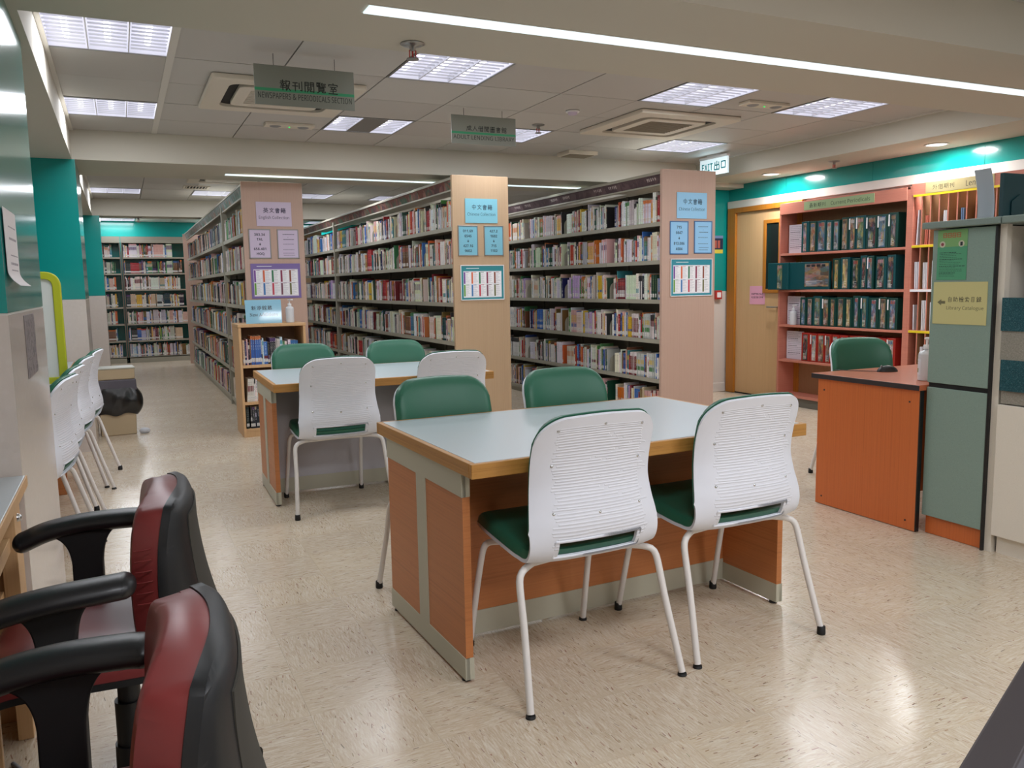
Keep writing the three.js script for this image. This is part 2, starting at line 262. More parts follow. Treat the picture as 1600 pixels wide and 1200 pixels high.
// dropped beams and bulkheads
struct('trim_2', bx(-1.7, BH, -3.6, WX + 0.02, CH + 0.11, -2.6), M.plaster, 'dropped plaster beam with the long recessed light strip').name = 'ceiling_beam_near';
struct('trim_3', bx(-1.7, BH, -8.35, WX + 0.02, CH + 0.11, -7.376), M.plaster, 'dropped plaster beam above the bookcase fronts').name = 'ceiling_beam_middle';
struct('trim_4', bx(-1.7, BH, -13.0, WX + 0.02, CH + 0.11, -12.651), M.plaster, 'dropped beam before the far bookcases').name = 'ceiling_beam_far';
struct('trim_5', [bx(-1.7, BH, -7.376, -0.27, CH + 0.11, -3.6), bx(-1.7, BH, -12.651, -0.27, CH + 0.11, -8.35), bx(-1.7, BH, FZ1, -0.27, CH + 0.11, -13.0), bx(-1.7, BH, -2.6, -0.27, CH + 0.11, FZ0)], M.plaster, 'grey dropped bulkhead along the left wall').name = 'ceiling_bulkhead_left';
struct('trim_6', [bx(5.7, SH, -7.376, WX + 0.02, CH + 0.11, -3.6), bx(5.7, SH, -2.6, WX + 0.02, CH + 0.11, FZ0), bx(5.7, SH, FZ1, WX + 0.02, CH + 0.11, -8.35)], M.plaster, 'dropped bulkhead along the right wall over the periodicals').name = 'ceiling_bulkhead_right';
struct('trim_7', [bx(-0.27, CH - 0.012, -7.37, -0.245, CH, -3.6), bx(5.675, CH - 0.012, -7.37, 5.7, CH, -3.6), bx(0.31, CH - 0.004, -7.37, 0.35, CH - 0.0012, -3.6), bx(-0.27, CH - 0.012, -12.65, -0.245, CH, -8.35)], M.trim, 'pale edge angle around the tiled ceiling').name = 'ceiling_edge_trim';

// ---------------------------------------------------------------- louvred ceiling lights
{
  const glow = std(0xffffff, 0.5, { emissive: 0xf4f2ff, emissiveIntensity: 2.4 }), trough = std(0xa8a8b0, 0.35, { emissive: 0xe8e8f8, emissiveIntensity: 0.6 }), fin = std(0xd8dae0, 0.4), offTube = std(0x7d7a78, 0.6);
  const S = 0.285, frame = [bx(-S - 0.013, -0.004, -S - 0.013, S + 0.013, 0.02, -S), bx(-S - 0.013, -0.004, S, S + 0.013, 0.02, S + 0.013), bx(-S - 0.013, -0.004, -S, -S, 0.02, S), bx(S, -0.004, -S, S + 0.013, 0.02, S)];
  const frameG = flat(frame), troughG = flat([bx(-S, 0.085, -S, S, 0.09, S), bx(-S, 0, -S, -S + 0.004, 0.085, S), bx(S - 0.004, 0, -S, S, 0.085, S), bx(-S, 0, -S, S, 0.085, -S + 0.004), bx(-S, 0, S - 0.004, S, 0.085, S)]);
  const w3 = 2 * S / 3, tubeG = [0, 1, 2].map(k => { const g = new THREE.CylinderGeometry(0.016, 0.016, 2 * S - 0.03, 12); g.rotateX(Math.PI / 2); g.translate(-S + w3 * (k + 0.5), 0.055, 0); return g; });
  const finG = [0, 1, 2].map(k => { const a = []; for (let i = 1; i < 9; i++) { const z = -S + 2 * S * i / 9; a.push(bx(-S + w3 * k + 0.01, 0.004, z - 0.0016, -S + w3 * (k + 1) - 0.01, 0.012, z + 0.0016)); } return flat(a); });
  const divG = flat([1, 2].map(k => bx(-S + w3 * k - 0.003, 0.0, -S, -S + w3 * k + 0.003, 0.04, S)));
  const coverG = bx(-w3 / 2, 0.0, -S, w3 / 2, 0.01, S);
  LIGHTS.forEach((l, i) => {
    const where = l.z > -2.6 ? 'over the reading area' : l.z > -7.4 ? 'in the ceiling between the two dropped beams' : l.z > -12.6 ? 'above the bookcase aisles' : 'above the far bookcases';
    const t = thing('ceiling_light', l.say || 'square louvred fluorescent ceiling light ' + where, 'ceiling light', [l.x, CH, l.z], 0, 'louvred ceiling lights ' + where);
    part('frame', frameG, M.steel, t); part('reflector', troughG, trough, t); part('divider', divG, fin, t);
    for (let k = 0; k < 3; k++) { if (l.half && k === 1) { part('cover', coverG, offTube, t); continue; } part('tube', tubeG[k], glow, t); part('louver', finG[k], fin, t); }
    const a = new THREE.RectAreaLight(PANEL_COLOR, PANEL_NITS * (l.half ? 0.66 : 1) * (l.gain || 1), 0.56, 0.56); a.position.set(l.x, CH - 0.012, l.z); a.lookAt(l.x, 0, l.z); a.castShadow = true; scene.add(a);
  });
}
// ---------------------------------------------------------------- long light strips in the beams
function strip(x0, x1, z0, z1, y, label, segs) {
  const t = thing('light_strip', label, 'strip light', [0, 0, 0]);
  const glow = std(0xffffff, 0.5, { emissive: 0xdcf6ff, emissiveIntensity: 1.05 });
  for (let i = 0; i < segs; i++) { const a = mix(x0, x1, i / segs), b = mix(x0, x1, (i + 1) / segs); part('diffuser', bx(a + 0.001, y - 0.006, z0, b - 0.001, y + 0.003, z1), glow, t); }
  part('edge_frame', [bx(x0 - 0.006, y - 0.003, z0 - 0.006, x1 + 0.006, y + 0.002, z0), bx(x0 - 0.006, y - 0.003, z1, x1 + 0.006, y + 0.002, z1 + 0.006)], M.trim, t);
  for (let i = 0; i < 3; i++) { const w = (x1 - x0) / 3, a = new THREE.RectAreaLight(STRIP_COLOR, STRIP_NITS, w, Math.abs(z1 - z0)); a.position.set(x0 + w * (i + 0.5), y - 0.012, (z0 + z1) / 2); a.lookAt(a.position.x, 0, a.position.z); a.castShadow = true; scene.add(a); }
}
strip(0.89, 5.65, -3.15, -3.06, BH, 'long cool-white light strip recessed in the near plaster beam', 3);
strip(0.92, 2.9, -7.95, -7.86, BH, 'thin light strip in the beam above the English bookcase', 1);
strip(3.35, 4.55, -7.95, -7.86, BH, 'thin light strip in the beam between the Chinese bookcases', 1);
// ---------------------------------------------------------------- round downlights over the periodicals
for (const z of [-6.62, -4.73, -2.9]) {
  const t = thing('downlight', 'round recessed downlight in the bulkhead over the periodical shelves', 'downlight', [6.05, SH, z], 0, 'downlights over the periodical shelves');
  part('rim', lathe([[0.075, 0.0], [0.092, 0.0], [0.094, -0.006], [0.078, -0.006], [0.075, 0.0]], 32), M.trim, t);
  part('lamp_disc', cyl(0.076, 0.076, 0.004, 0, -0.005, 0, 32), std(0xffffff, 0.4, { emissive: 0xffffff, emissiveIntensity: 1.4 }), t);
  const s = new THREE.RectAreaLight(0xffffff, SPOT_NITS, 0.13, 0.13); s.position.set(6.05, SH - 0.012, z); s.lookAt(6.05, 0, z); s.castShadow = true; scene.add(s);
}
// ---------------------------------------------------------------- air conditioning cassettes, detectors, sprinklers
function cassette(x, z, label, dark) {
  const t = thing('air_conditioner', label, 'air conditioner', [x, CH - 0.007, z]);
  const sq = (w, r) => { const s = new THREE.Shape(); s.moveTo(-w + r, -w); s.lineTo(w - r, -w); s.quadraticCurveTo(w, -w, w, -w + r); s.lineTo(w, w - r); s.quadraticCurveTo(w, w, w - r, w); s.lineTo(-w + r, w); s.quadraticCurveTo(-w, w, -w, w - r); s.lineTo(-w, -w + r); s.quadraticCurveTo(-w, -w, -w + r, -w); return s; };
  const ex = (s, h, y, b = 0.004) => { const g = new THREE.ExtrudeGeometry(s, { depth: h, bevelEnabled: b > 0, bevelSize: b, bevelThickness: b, bevelSegments: 2, curveSegments: 8 }); g.rotateX(Math.PI / 2); g.translate(0, y, 0); return g; };
  const outer = sq(0.455, 0.02); outer.holes.push(sq(0.345, 0.09));
  part('panel', ex(outer, 0.022, 0), M.acPlastic, t); part('air_slot', ex(sq(0.35, 0.09), 0.004, -0.001, 0), M.acDark, t);
  const inner = sq(0.275, 0.06); inner.holes.push(sq(0.205, 0.01)); part('inner_panel', ex(inner, 0.016, -0.006), M.acPlastic, t);
  part('grille_backing', ex(sq(0.21, 0.01), 0.003, -0.008, 0), dark ? M.acDark : M.acGrille, t);
  for (let i = 0; i < 12; i++) part('grille_bar', bx(-0.205, -0.026, -0.2 + i * 0.0355, 0.205, -0.012, -0.184 + i * 0.0355), dark ? M.acPlastic : M.acGrille, t);
}
cassette(1.02, -5.66, 'square ceiling air conditioner with dark grille behind the periodicals section sign', true);
cassette(3.96, -5.62, 'square ceiling air conditioner with beige grille before the Chinese bookcases', false);
cassette(1.23, -9.9, 'ceiling air conditioner above the English bookcase aisle', true);
{
  const head = lathe([[0.001, 0], [0.05, 0], [0.052, -0.004], [0.04, -0.01], [0.014, -0.014], [0.012, -0.03], [0.001, -0.032]], 20), frame = flat([bx(-0.016, -0.062, -0.002, -0.012, -0.028, 0.002), bx(0.012, -0.062, -0.002, 0.016, -0.028, 0.002), cyl(0.004, 0.004, 0.03, 0, -0.06, 0, 8)]), plate = lathe([[0.001, -0.066], [0.026, -0.066], [0.026, -0.062], [0.001, -0.061]], 16);
  const spots = [[1.19, BH, -3.47, 'sprinkler head on the near plaster beam beside the light strip'], [3.08, CH, -5.99, 'sprinkler head beside the adult lending library sign'], [5.64, BH, -3.55, 'sprinkler head at the right end of the near beam'], [5.97, SH, -5.72, 'sprinkler head on the bulkhead between two downlights'], [0.3, BH, -12.85, 'sprinkler head on the far beam'], [2.2, CH, -9.3, 'sprinkler head above the Chinese bookcase aisle']];
  for (const [x, y, z, label] of spots) { const t = thing('sprinkler_head', label, 'sprinkler', [x, y, z]); part('rosette', head, M.steel, t); part('yoke', frame, M.red, t); part('deflector', plate, M.steel, t); }
  const sd = thing('smoke_detector', 'small white smoke detector on the ceiling between sign and air conditioner', 'detector', [3.07, CH, -5.42]);
  part('base', lathe([[0.001, 0], [0.05, 0], [0.05, -0.014], [0.001, -0.014]], 24), M.white, sd); part('head', lathe([[0.036, -0.014], [0.032, -0.03], [0.001, -0.034]], 24), M.paperLilac, sd);
  for (const [x, z, label] of [[1.26, -6.63, 'twin-lamp emergency light unit under the periodicals section sign'], [4.24, -4.72, 'twin-lamp emergency light unit between two right-hand ceiling lights']]) {
    const t = thing('emergency_light', label, 'emergency light', [x, CH, z]); part('housing', rbx(-0.185, -0.022, -0.06, 0.185, 0, 0.06, 0.004), M.acPlastic, t);
    for (const s of [-1, 1]) { const g = lathe([[0.001, -0.03], [0.03, -0.028], [0.044, -0.022]], 20); g.translate(s * 0.105, 0, 0); part('lamp_eye', g, M.plasticGrey, t); }
    part('indicator', cyl(0.006, 0.006, 0.006, 0, -0.027, 0.0, 10), std(0x20ff70, 0.4, { emissive: 0x20ff70, emissiveIntensity: 1 }), t);
  }
  const sp = thing('ceiling_speaker', 'flat beige speaker box on the ceiling before the middle beam', 'speaker', [4.07, CH, -7.1]); part('box', rbx(-0.16, -0.035, -0.12, 0.16, 0, 0.12, 0.006), M.acPlastic, sp); part('front', rbx(-0.13, -0.04, -0.095, 0.13, -0.034, 0.095, 0.004), M.acGrille, sp);
  for (const [x, z, label] of [[0.93, -11.0, 'slotted air vent in the ceiling beside the English bookcase'], [2.3, -9.0, 'slotted air vent in the ceiling over the Chinese aisle']]) { const t = thing('air_vent', label, 'air vent', [x, CH, z]); part('frame', [bx(-0.15, -0.008, -0.15, 0.15, 0, -0.125), bx(-0.15, -0.008, 0.125, 0.15, 0, 0.15), bx(-0.15, -0.008, -0.125, -0.125, 0, 0.125), bx(0.125, -0.008, -0.125, 0.15, 0, 0.125)], M.acPlastic, t); part('dark_recess', bx(-0.125, -0.002, -0.125, 0.125, 0, 0.125), M.acDark, t); for (let i = 0; i < 7; i++) part('slat', bx(-0.115 + i * 0.036, -0.008, -0.125, -0.105 + i * 0.036, -0.002, 0.125), M.acPlastic, t); }
}
// ---------------------------------------------------------------- hanging signs
function hangingSign(x, y, z, w, h, chinese, english, wires, label, size, epx) {
  const t = thing('hanging_sign', label, 'sign', [x, y, z]);
  const W = 1024, H = Math.round(1024 * h / w), [c, q] = canvas(W, H); q.fillStyle = '#868980'; q.fillRect(0, 0, W, H);
  q.fillStyle = '#3c9a6e'; q.fillRect(0, H * 0.575, W, H * 0.075);
  han(q, chinese, W * 0.54, H * 0.34, size, '#1d2320', 0.09, 0.14); words(q, english, W * 0.5, H * 0.765, epx, '#222825', 'sans-serif', false, W * (english.length > 20 ? 0.95 : 0.76));
  const m = new THREE.Mesh(sheet(w, h, 0.006), std(0xffffff, 0.42, { map: texOf(c) })); m.name = 'board'; m.castShadow = m.receiveShadow = true; t.add(m);
  for (const s of wires) part('wire', cyl(0.0015, 0.0015, CH - y - h / 2, s, h / 2, 0, 6), M.gap, t);
}
hangingSign(0.99, 2.365, -4.7, 0.54, 0.208, '報刊閱覽室', 'NEWSPAPERS & PERIODICALS SECTION', [-0.165, 0.165], 'grey hanging sign for the newspapers and periodicals section', 108, 78);
hangingSign(2.45, 2.382, -5.62, 0.503, 0.198, '成人借閱圖書館', 'ADULT LENDING LIBRARY', [-0.155, 0.145], 'grey hanging sign for the adult lending library', 82, 80);
// exit sign
{
  const t = thing('exit_sign', 'lit white EXIT sign with green letters hanging behind a bookcase end', 'sign', [5.45, 2.415, -6.77], -Math.PI / 2);
  const [c, q] = canvas(1024, 420); q.fillStyle = '#dff4fb'; q.fillRect(0, 0, 1024, 420); words(q, 'EXIT', 270, 215, 250, '#0b6a6e', 'sans-serif', true, 440); han(q, '出口', 760, 95, 215, '#0b5a5e', 0.15, 0.12);
  const e = texOf(c); const m = part('face', sheet(0.42, 0.17, 0.02), std(0xffffff, 0.4, { map: e, emissive: 0xffffff, emissiveMap: e, emissiveIntensity: 0.55 }), t);
  part('housing', rbx(-0.215, 0.075, -0.02, 0.215, 0.1, 0.02, 0.004), M.white, t); part('mount', bx(-0.1, 0.1, -0.012, 0.1, CH - 2.415, 0.012), M.white, t);
  const a = new THREE.RectAreaLight(0xcff2ff, 2.0, 0.4, 0.16); a.position.set(5.45 - 0.02, 2.415, -6.77); a.lookAt(4, 2.415, -6.77); a.castShadow = true; scene.add(a);
}
// ---------------------------------------------------------------- door in the right wall
{
  const t = struct('door_1', rbx(WX - 0.012, 0.012, -7.46, WX + 0.02, 2.03, -6.56, 0.003), M.doorWood, 'pale veneer door with honey-coloured frame and small window');
  part('door_frame', [rbx(WX - 0.04, 0, -7.59, WX + 0.02, 2.085, -7.46), rbx(WX - 0.04, 0, -6.56, WX + 0.02, 2.085, -6.45), rbx(WX - 0.04, 2.03, -7.46, WX + 0.02, 2.085, -6.56)], M.doorFrame, t, 'honey-coloured wooden door frame');
  part('window_frame', [rbx(WX - 0.026, 1.14, -7.02, WX, 1.92, -6.98), rbx(WX - 0.026, 1.14, -6.79, WX, 1.92, -6.75), rbx(WX - 0.026, 1.88, -6.98, WX, 1.92, -6.79), rbx(WX - 0.026, 1.14, -6.98, WX, 1.18, -6.79)], M.doorFrame, t);
  part('window_pane', bx(WX - 0.016, 1.18, -6.98, WX - 0.012, 1.88, -6.79), phys(0x1e2422, 0.12), t, 'dark glass door window');
  part('handle', tube([[WX - 0.012, 0.99, -6.8], [WX - 0.05, 0.99, -6.8], [WX - 0.052, 0.99, -6.84], [WX - 0.05, 0.99, -6.92]], 0.008, 16, 8), M.steel, t);
  part('threshold_gap', bx(WX - 0.011, 0.001, -7.46, WX + 0.0, 0.012, -6.56), M.blackMatte, t);
  const [c, q] = canvas(256, 256); q.fillStyle = '#e3a3bb'; q.fillRect(0, 0, 256, 256); const R = rng(5); for (let r = 0; r < 2; r++) for (let i = 0; i < 8; i++) { q.fillStyle = '#3a2030'; for (let k = 0; k < 5; k++) q.fillRect(28 + i * 25 + R() * 14, 100 + r * 46 + R() * 26, 4 + R() * 12, 3); for (let k = 0; k < 3; k++) q.fillRect(28 + i * 25 + R() * 16, 100 + r * 46, 3, 8 + R() * 20); }
  const n = single('door_notice', sheet(0.24, 0.2, 0.002), std(0xffffff, 0.7, { map: texOf(c) }), 'pink paper notice taped to the veneer door', 'notice'); n.position.set(WX - 0.0135, 1.115, -7.11); n.rotation.y = -Math.PI / 2;
  const fb = thing('fire_alarm', 'red fire alarm call point on the return wall by the door', 'alarm', [6.19, 1.12, -7.62]); part('box', rbx(-0.045, -0.05, 0, 0.045, 0.05, 0.045, 0.005), M.red, fb); part('glass', rbx(-0.028, -0.03, 0.042, 0.028, 0.028, 0.049, 0.003), M.paper, fb);
  const [c2, q2] = canvas(256, 256); q2.fillStyle = '#1c2a44'; q2.fillRect(0, 0, 256, 256); q2.fillStyle = '#d6c84a'; q2.fillRect(0, 200, 256, 56); q2.fillStyle = '#b05a4a'; for (const p of [40, 100, 160]) q2.fillRect(p, 70, 44, 110); q2.fillStyle = '#6a86b0'; q2.fillRect(0, 0, 256, 40);
  const pp = single('safety_poster', sheet(0.2, 0.2, 0.003), std(0xffffff, 0.6, { map: texOf(c2) }), 'small dark blue and yellow poster on the teal return wall', 'poster'); pp.position.set(6.17, 1.69, -7.618);
}
// ---------------------------------------------------------------- curved sheets with thickness
// f(u,v) -> [x,y,z] for the face; thick(u,v) along the normal; keep(i,j) leaves cells out (openings)
function solidSheet(f, nu, nv, thick, keep = () => true) {
  const P = [], N = [];
  for (let j = 0; j <= nv; j++) for (let i = 0; i <= nu; i++) {
    const u = i / nu * 2 - 1, v = j / nv, e = 1e-3, p = f(u, v), a = f(Math.min(1, u + e), v), b = f(Math.max(-1, u - e), v), c = f(u, Math.min(1, v + e)), d = f(u, Math.max(0, v - e));
    const n = new THREE.Vector3().crossVectors(new THREE.Vector3(a[0] - b[0], a[1] - b[1], a[2] - b[2]), new THREE.Vector3(c[0] - d[0], c[1] - d[1], c[2] - d[2])).normalize();
    P.push(p); N.push(n);
  }
  const pos = [], uvs = [], id = (i, j) => j * (nu + 1) + i;
  const vert = (k, side) => { const t = thick(k % (nu + 1) / nu * 2 - 1, Math.floor(k / (nu + 1)) / nv); const o = side ? t : 0; return [P[k][0] + N[k].x * o, P[k][1] + N[k].y * o, P[k][2] + N[k].z * o]; };
  const push = (k, s) => { pos.push(...vert(k, s)); uvs.push(k % (nu + 1) / nu, Math.floor(k / (nu + 1)) / nv); };
  const quad = (a, b, c, d, sa, sb, sc, sd) => { push(a, sa); push(b, sb); push(c, sc); push(a, sa); push(c, sc); push(d, sd); };
  const K = (i, j) => i >= 0 && j >= 0 && i < nu && j < nv && keep(i, j);
  for (let j = 0; j < nv; j++) for (let i = 0; i < nu; i++) {
    if (!K(i, j)) continue;
    const a = id(i, j), b = id(i + 1, j), c = id(i + 1, j + 1), d = id(i, j + 1);
    quad(a, b, c, d, 1, 1, 1, 1); quad(d, c, b, a, 0, 0, 0, 0);
    if (!K(i, j - 1)) quad(a, b, b, a, 0, 0, 1, 1);
    if (!K(i, j + 1)) quad(c, d, d, c, 0, 0, 1, 1);
    if (!K(i - 1, j)) quad(d, a, a, d, 0, 0, 1, 1);
    if (!K(i + 1, j)) quad(b, c, c, b, 0, 0, 1, 1);
  }
  const g = new THREE.BufferGeometry(); g.setAttribute('position', new THREE.Float32BufferAttribute(pos, 3)); g.setAttribute('uv', new THREE.Float32BufferAttribute(uvs, 2));
  return toCreasedNormals(g, 0.7);
}
function spline(table) { // rows [v, a, b, c ...] -> smooth interpolation
  return v => { let i = 0; while (i < table.length - 2 && v > table[i + 1][0]) i++; const r = k => table[Math.max(0, Math.min(table.length - 1, k))]; const a = r(i - 1), b = r(i), c = r(i + 1), d = r(i + 2), t = Math.max(0, Math.min(1, (v - b[0]) / (c[0] - b[0])));
    return b.slice(1).map((_, k) => { const B = b[k + 1], C = c[k + 1], m0 = (C - a[k + 1]) / Math.max(1e-6, c[0] - a[0]) * (c[0] - b[0]), m1 = (d[k + 1] - B) / Math.max(1e-6, d[0] - b[0]) * (c[0] - b[0]), t2 = t * t, t3 = t2 * t; return (2 * t3 - 3 * t2 + 1) * B + (t3 - 2 * t2 + t) * m0 + (-2 * t3 + 3 * t2) * C + (t3 - t2) * m1; }); };
}
// ---------------------------------------------------------------- white shell chair with green pads; front towards -z
// v, z, y, half width, curl of the edges (up on the seat, forward on the back)
const shellLine = spline([[0, -0.29, 0.425, 0.185, 0.0], [0.05, -0.268, 0.447, 0.2, 0.004], [0.18, -0.15, 0.445, 0.222, 0.012], [0.32, -0.01, 0.432, 0.228, 0.016], [0.43, 0.1, 0.425, 0.231, 0.018], [0.5, 0.168, 0.435, 0.232, 0.02], [0.545, 0.2, 0.472, 0.232, 0.024], [0.6, 0.213, 0.53, 0.231, 0.03], [0.67, 0.203, 0.6, 0.221, 0.036], [0.74, 0.193, 0.67, 0.214, 0.036], [0.83, 0.2, 0.755, 0.214, 0.032], [0.92, 0.222, 0.835, 0.211, 0.026], [1, 0.245, 0.892, 0.2, 0.02]]);
function shellPoint(u0, v) {
  const u = Math.sign(u0) * (1 - Math.pow(1 - Math.min(1, Math.abs(u0)), 1.6)) * Math.max(1, Math.abs(u0)), e = Math.min(1, Math.max(0, (Math.abs(u) - 0.64) / 0.36)), round = 1 - Math.sqrt(1 - e * e);
  const vv = 0.045 * Math.pow(Math.abs(u), 6) * Math.max(0, 1 - v * 8) + v * (1 - (0.018 * u * u + 0.105 * round) * Math.pow(v, 6));
  const [z, y, hw, curl] = shellLine(vv), k = u * u * Math.abs(u); const bend = Math.min(1, Math.max(0, (vv - 0.44) / 0.16));
  return [u * hw, y + curl * k * (1 - bend), z - curl * k * bend * 1.1];
}
const chairGeo = {};
{
  // the outside face lies below the seat and behind the back
  const slotV0 = 0.525, slotV1 = 0.572, nu = 36, nv = 96;
  const inSlot = (i, j) => { const v = (j + 0.5) / nv, u = Math.abs((i + 0.5) / nu * 2 - 1); return v > slotV0 && v < slotV1 && u < 0.47; };
  chairGeo.shell = solidSheet((u, v) => shellPoint(u, v), nu, nv, () => 0.011, (i, j) => !inSlot(i, j));
  const bell = (t, p) => Math.max(0, 1 - Math.pow(Math.abs(t), p));
  // pads sit on the inside face
  chairGeo.seatPad = solidSheet((u, v) => { const p = shellPoint(-u * 0.985, 0.012 + v * 0.53); return [p[0], p[1] + 0.001, p[2]]; }, 24, 40, (u, v) => 0.004 + 0.034 * Math.pow(bell(u, 8), 0.6) * Math.pow(bell(v * 2 - 1, 10), 0.6));
  chairGeo.backPad = solidSheet((u, v) => { const q = shellPoint(-u * 1.008, 0.588 + v * 0.412), s = 0.004; return [q[0], q[1] + (v > 0.9 ? (v - 0.9) * 0.05 : 0), q[2] - 0.002 - s * 0]; }, 24, 32, (u, v) => 0.004 + 0.03 * Math.pow(bell(u, 8), 0.55) * Math.pow(bell(v * 2 - 1, 8), 0.55));
  const leg = (s, front) => front ? tube([[s * 0.09, 0.415, -0.06], [s * 0.16, 0.414, -0.12], [s * 0.205, 0.405, -0.165], [s * 0.219, 0.375, -0.182], [s * 0.226, 0.24, -0.22], [s * 0.236, 0.012, -0.272]], 0.0115, 40, 10, 0.35) : tube([[s * 0.09, 0.412, 0.06], [s * 0.18, 0.413, 0.11], [s * 0.238, 0.405, 0.148], [s * 0.256, 0.375, 0.163], [s * 0.263, 0.24, 0.203], [s * 0.281, 0.012, 0.27]], 0.0115, 40, 10, 0.35);
  chairGeo.legs = [[1, 1], [-1, 1], [1, 0], [-1, 0]].map(([s, f]) => leg(s, f));
  chairGeo.feet = [[0.236, -0.273], [-0.236, -0.273], [0.281, 0.27], [-0.281, 0.27]];
  chairGeo.foot = lathe([[0.001, 0], [0.0145, 0], [0.0155, 0.004], [0.0145, 0.03], [0.001, 0.031]], 14);
  chairGeo.frame = flat([tube([[-0.19, 0.414, -0.1], [0, 0.417, -0.075], [0.19, 0.414, -0.1]], 0.01, 12, 8), tube([[-0.2, 0.411, 0.115], [0, 0.409, 0.085], [0.2, 0.411, 0.115]], 0.01, 12, 8), bx(-0.14, 0.41, -0.12, -0.11, 0.43, 0.12), bx(0.11, 0.41, -0.12, 0.14, 0.43, 0.12)]);
  chairGeo.screw = lathe([[0.001, 0.003], [0.0035, 0.0022], [0.0052, 0]], 10);
  // raised lip round the opening
  const rim = []; const loop = []; const n = 30; for (let i = 0; i <= n; i++) loop.push([-0.5 + i / n, slotV1 + 0.004]); for (let i = 0; i <= n; i++) loop.push([0.5 - i / n, slotV0 - 0.006]);
  const pts = loop.map(([u, v]) => { const p = shellPoint(u, v); return [p[0], p[1] - 0.004, p[2] + 0.009]; }); pts.push(pts[0]);
  chairGeo.rim = tube(pts, 0.0055, 120, 6, 0.1);
}
const screwSpots = [[-0.54, 0.945], [0.02, 0.955], [0.54, 0.945], [-0.55, 0.81], [0.55, 0.81], [-0.52, 0.655], [0, 0.645], [0.52, 0.655]];
let chairProto = null;
function buildChair() {
  const t = new THREE.Group();
  part('seat_shell', chairGeo.shell, M.whitePlastic, t, 'white ribbed plastic shell'); part('handle_slot_rim', chairGeo.rim, M.whitePlastic, t);
  part('seat_pad', chairGeo.seatPad, M.greenVinyl, t, 'green vinyl seat pad'); part('back_pad', chairGeo.backPad, M.greenVinyl, t, 'green vinyl back pad'); part('under_frame', chairGeo.frame, M.chairTube, t);
  chairGeo.legs.forEach((g, i) => { const l = part('leg', g, M.chairTube, t); const f = part('foot', chairGeo.foot, M.rubber, l); f.position.set(chairGeo.feet[i][0], 0, chairGeo.feet[i][1]); });
  for (const [u, v] of screwSpots) {
    const p = shellPoint(u, v), a = shellPoint(u + 0.01, v), b = shellPoint(u, Math.min(1, v + 0.01)); const n = new THREE.Vector3().crossVectors(new THREE.Vector3(a[0] - p[0], a[1] - p[1], a[2] - p[2]), new THREE.Vector3(b[0] - p[0], b[1] - p[1], b[2] - p[2])).normalize(); if (n.z < 0) n.negate();
    const s = part('screw', chairGeo.screw, M.chrome, t); s.position.set(p[0] + n.x * 0.011, p[1] + n.y * 0.011, p[2] + n.z * 0.011); s.quaternion.setFromUnitVectors(new THREE.Vector3(0, 1, 0), n);
  }
  return t;
}
function chair(x, z, turn, label, group, low = []) {
  chairProto = chairProto || buildChair(); const t = chairProto.clone(); t.name = numbered('stacking_chair'); t.position.set(x, 0, z); t.rotation.y = turn; scene.add(t); tag(t, label, 'chair', group);
  for (const i of low) t.children.filter(c => c.name === 'leg')[i].children[0].scale.y = 0.3;
  return t;
}
// legs order: front right, front left, rear right, rear left as seen from behind
chair(1.292, -2.357, 1.6 * DEG, 'white shell chair pushed to the near table beside its grey-railed left end', 'chairs at the reading tables', [0, 2, 3]);
chair(1.935, -2.39, 1.0 * DEG, 'white shell chair pushed to the near table at its right end', 'chairs at the reading tables', [3]);
chair(1.208, -3.07, Math.PI + 1.5 * DEG, 'green-padded chair on the far side of the near table at its left end', 'chairs at the reading tables');
chair(1.812, -3.095, Math.PI + 2 * DEG, 'green-padded chair on the far side of the near table before the bookcase gap', 'chairs at the reading tables');
chair(1.085, -4.825, 1 * DEG, 'white shell chair tucked under the far table at its left end', 'chairs at the reading tables');
chair(1.785, -4.82, -1 * DEG, 'white shell chair at the far table mostly hidden behind a green chair', 'chairs at the reading tables');
chair(1.11, -5.56, Math.PI - 1 * DEG, 'green-padded chair behind the far table in front of the low bookshelf', 'chairs at the reading tables');
chair(1.765, -5.53, Math.PI, 'green-padded chair behind the far table in front of the Chinese bookcase', 'chairs at the reading tables');
chair(4.28, -3.70, Math.PI - 15 * DEG, 'green-padded chair behind the orange computer desk', undefined);
chair(-0.47, -4.4, Math.PI / 2 - 9 * DEG, 'white shell chair at the wall desks right behind the near pier', 'chairs along the wall desks', [2, 3]);
chair(-0.46, -4.95, Math.PI / 2 - 7 * DEG, 'white shell chair at the wall desks, second behind the near pier', 'chairs along the wall desks');
chair(-0.43, -5.64, Math.PI / 2 - 9 * DEG, 'white shell chair at the wall desks, second from the bagged bin', 'chairs along the wall desks', [2]);
chair(-0.39, -6.26, Math.PI / 2 - 8 * DEG, 'white shell chair at the wall desks next to the bagged bin', 'chairs along the wall desks', [3]);


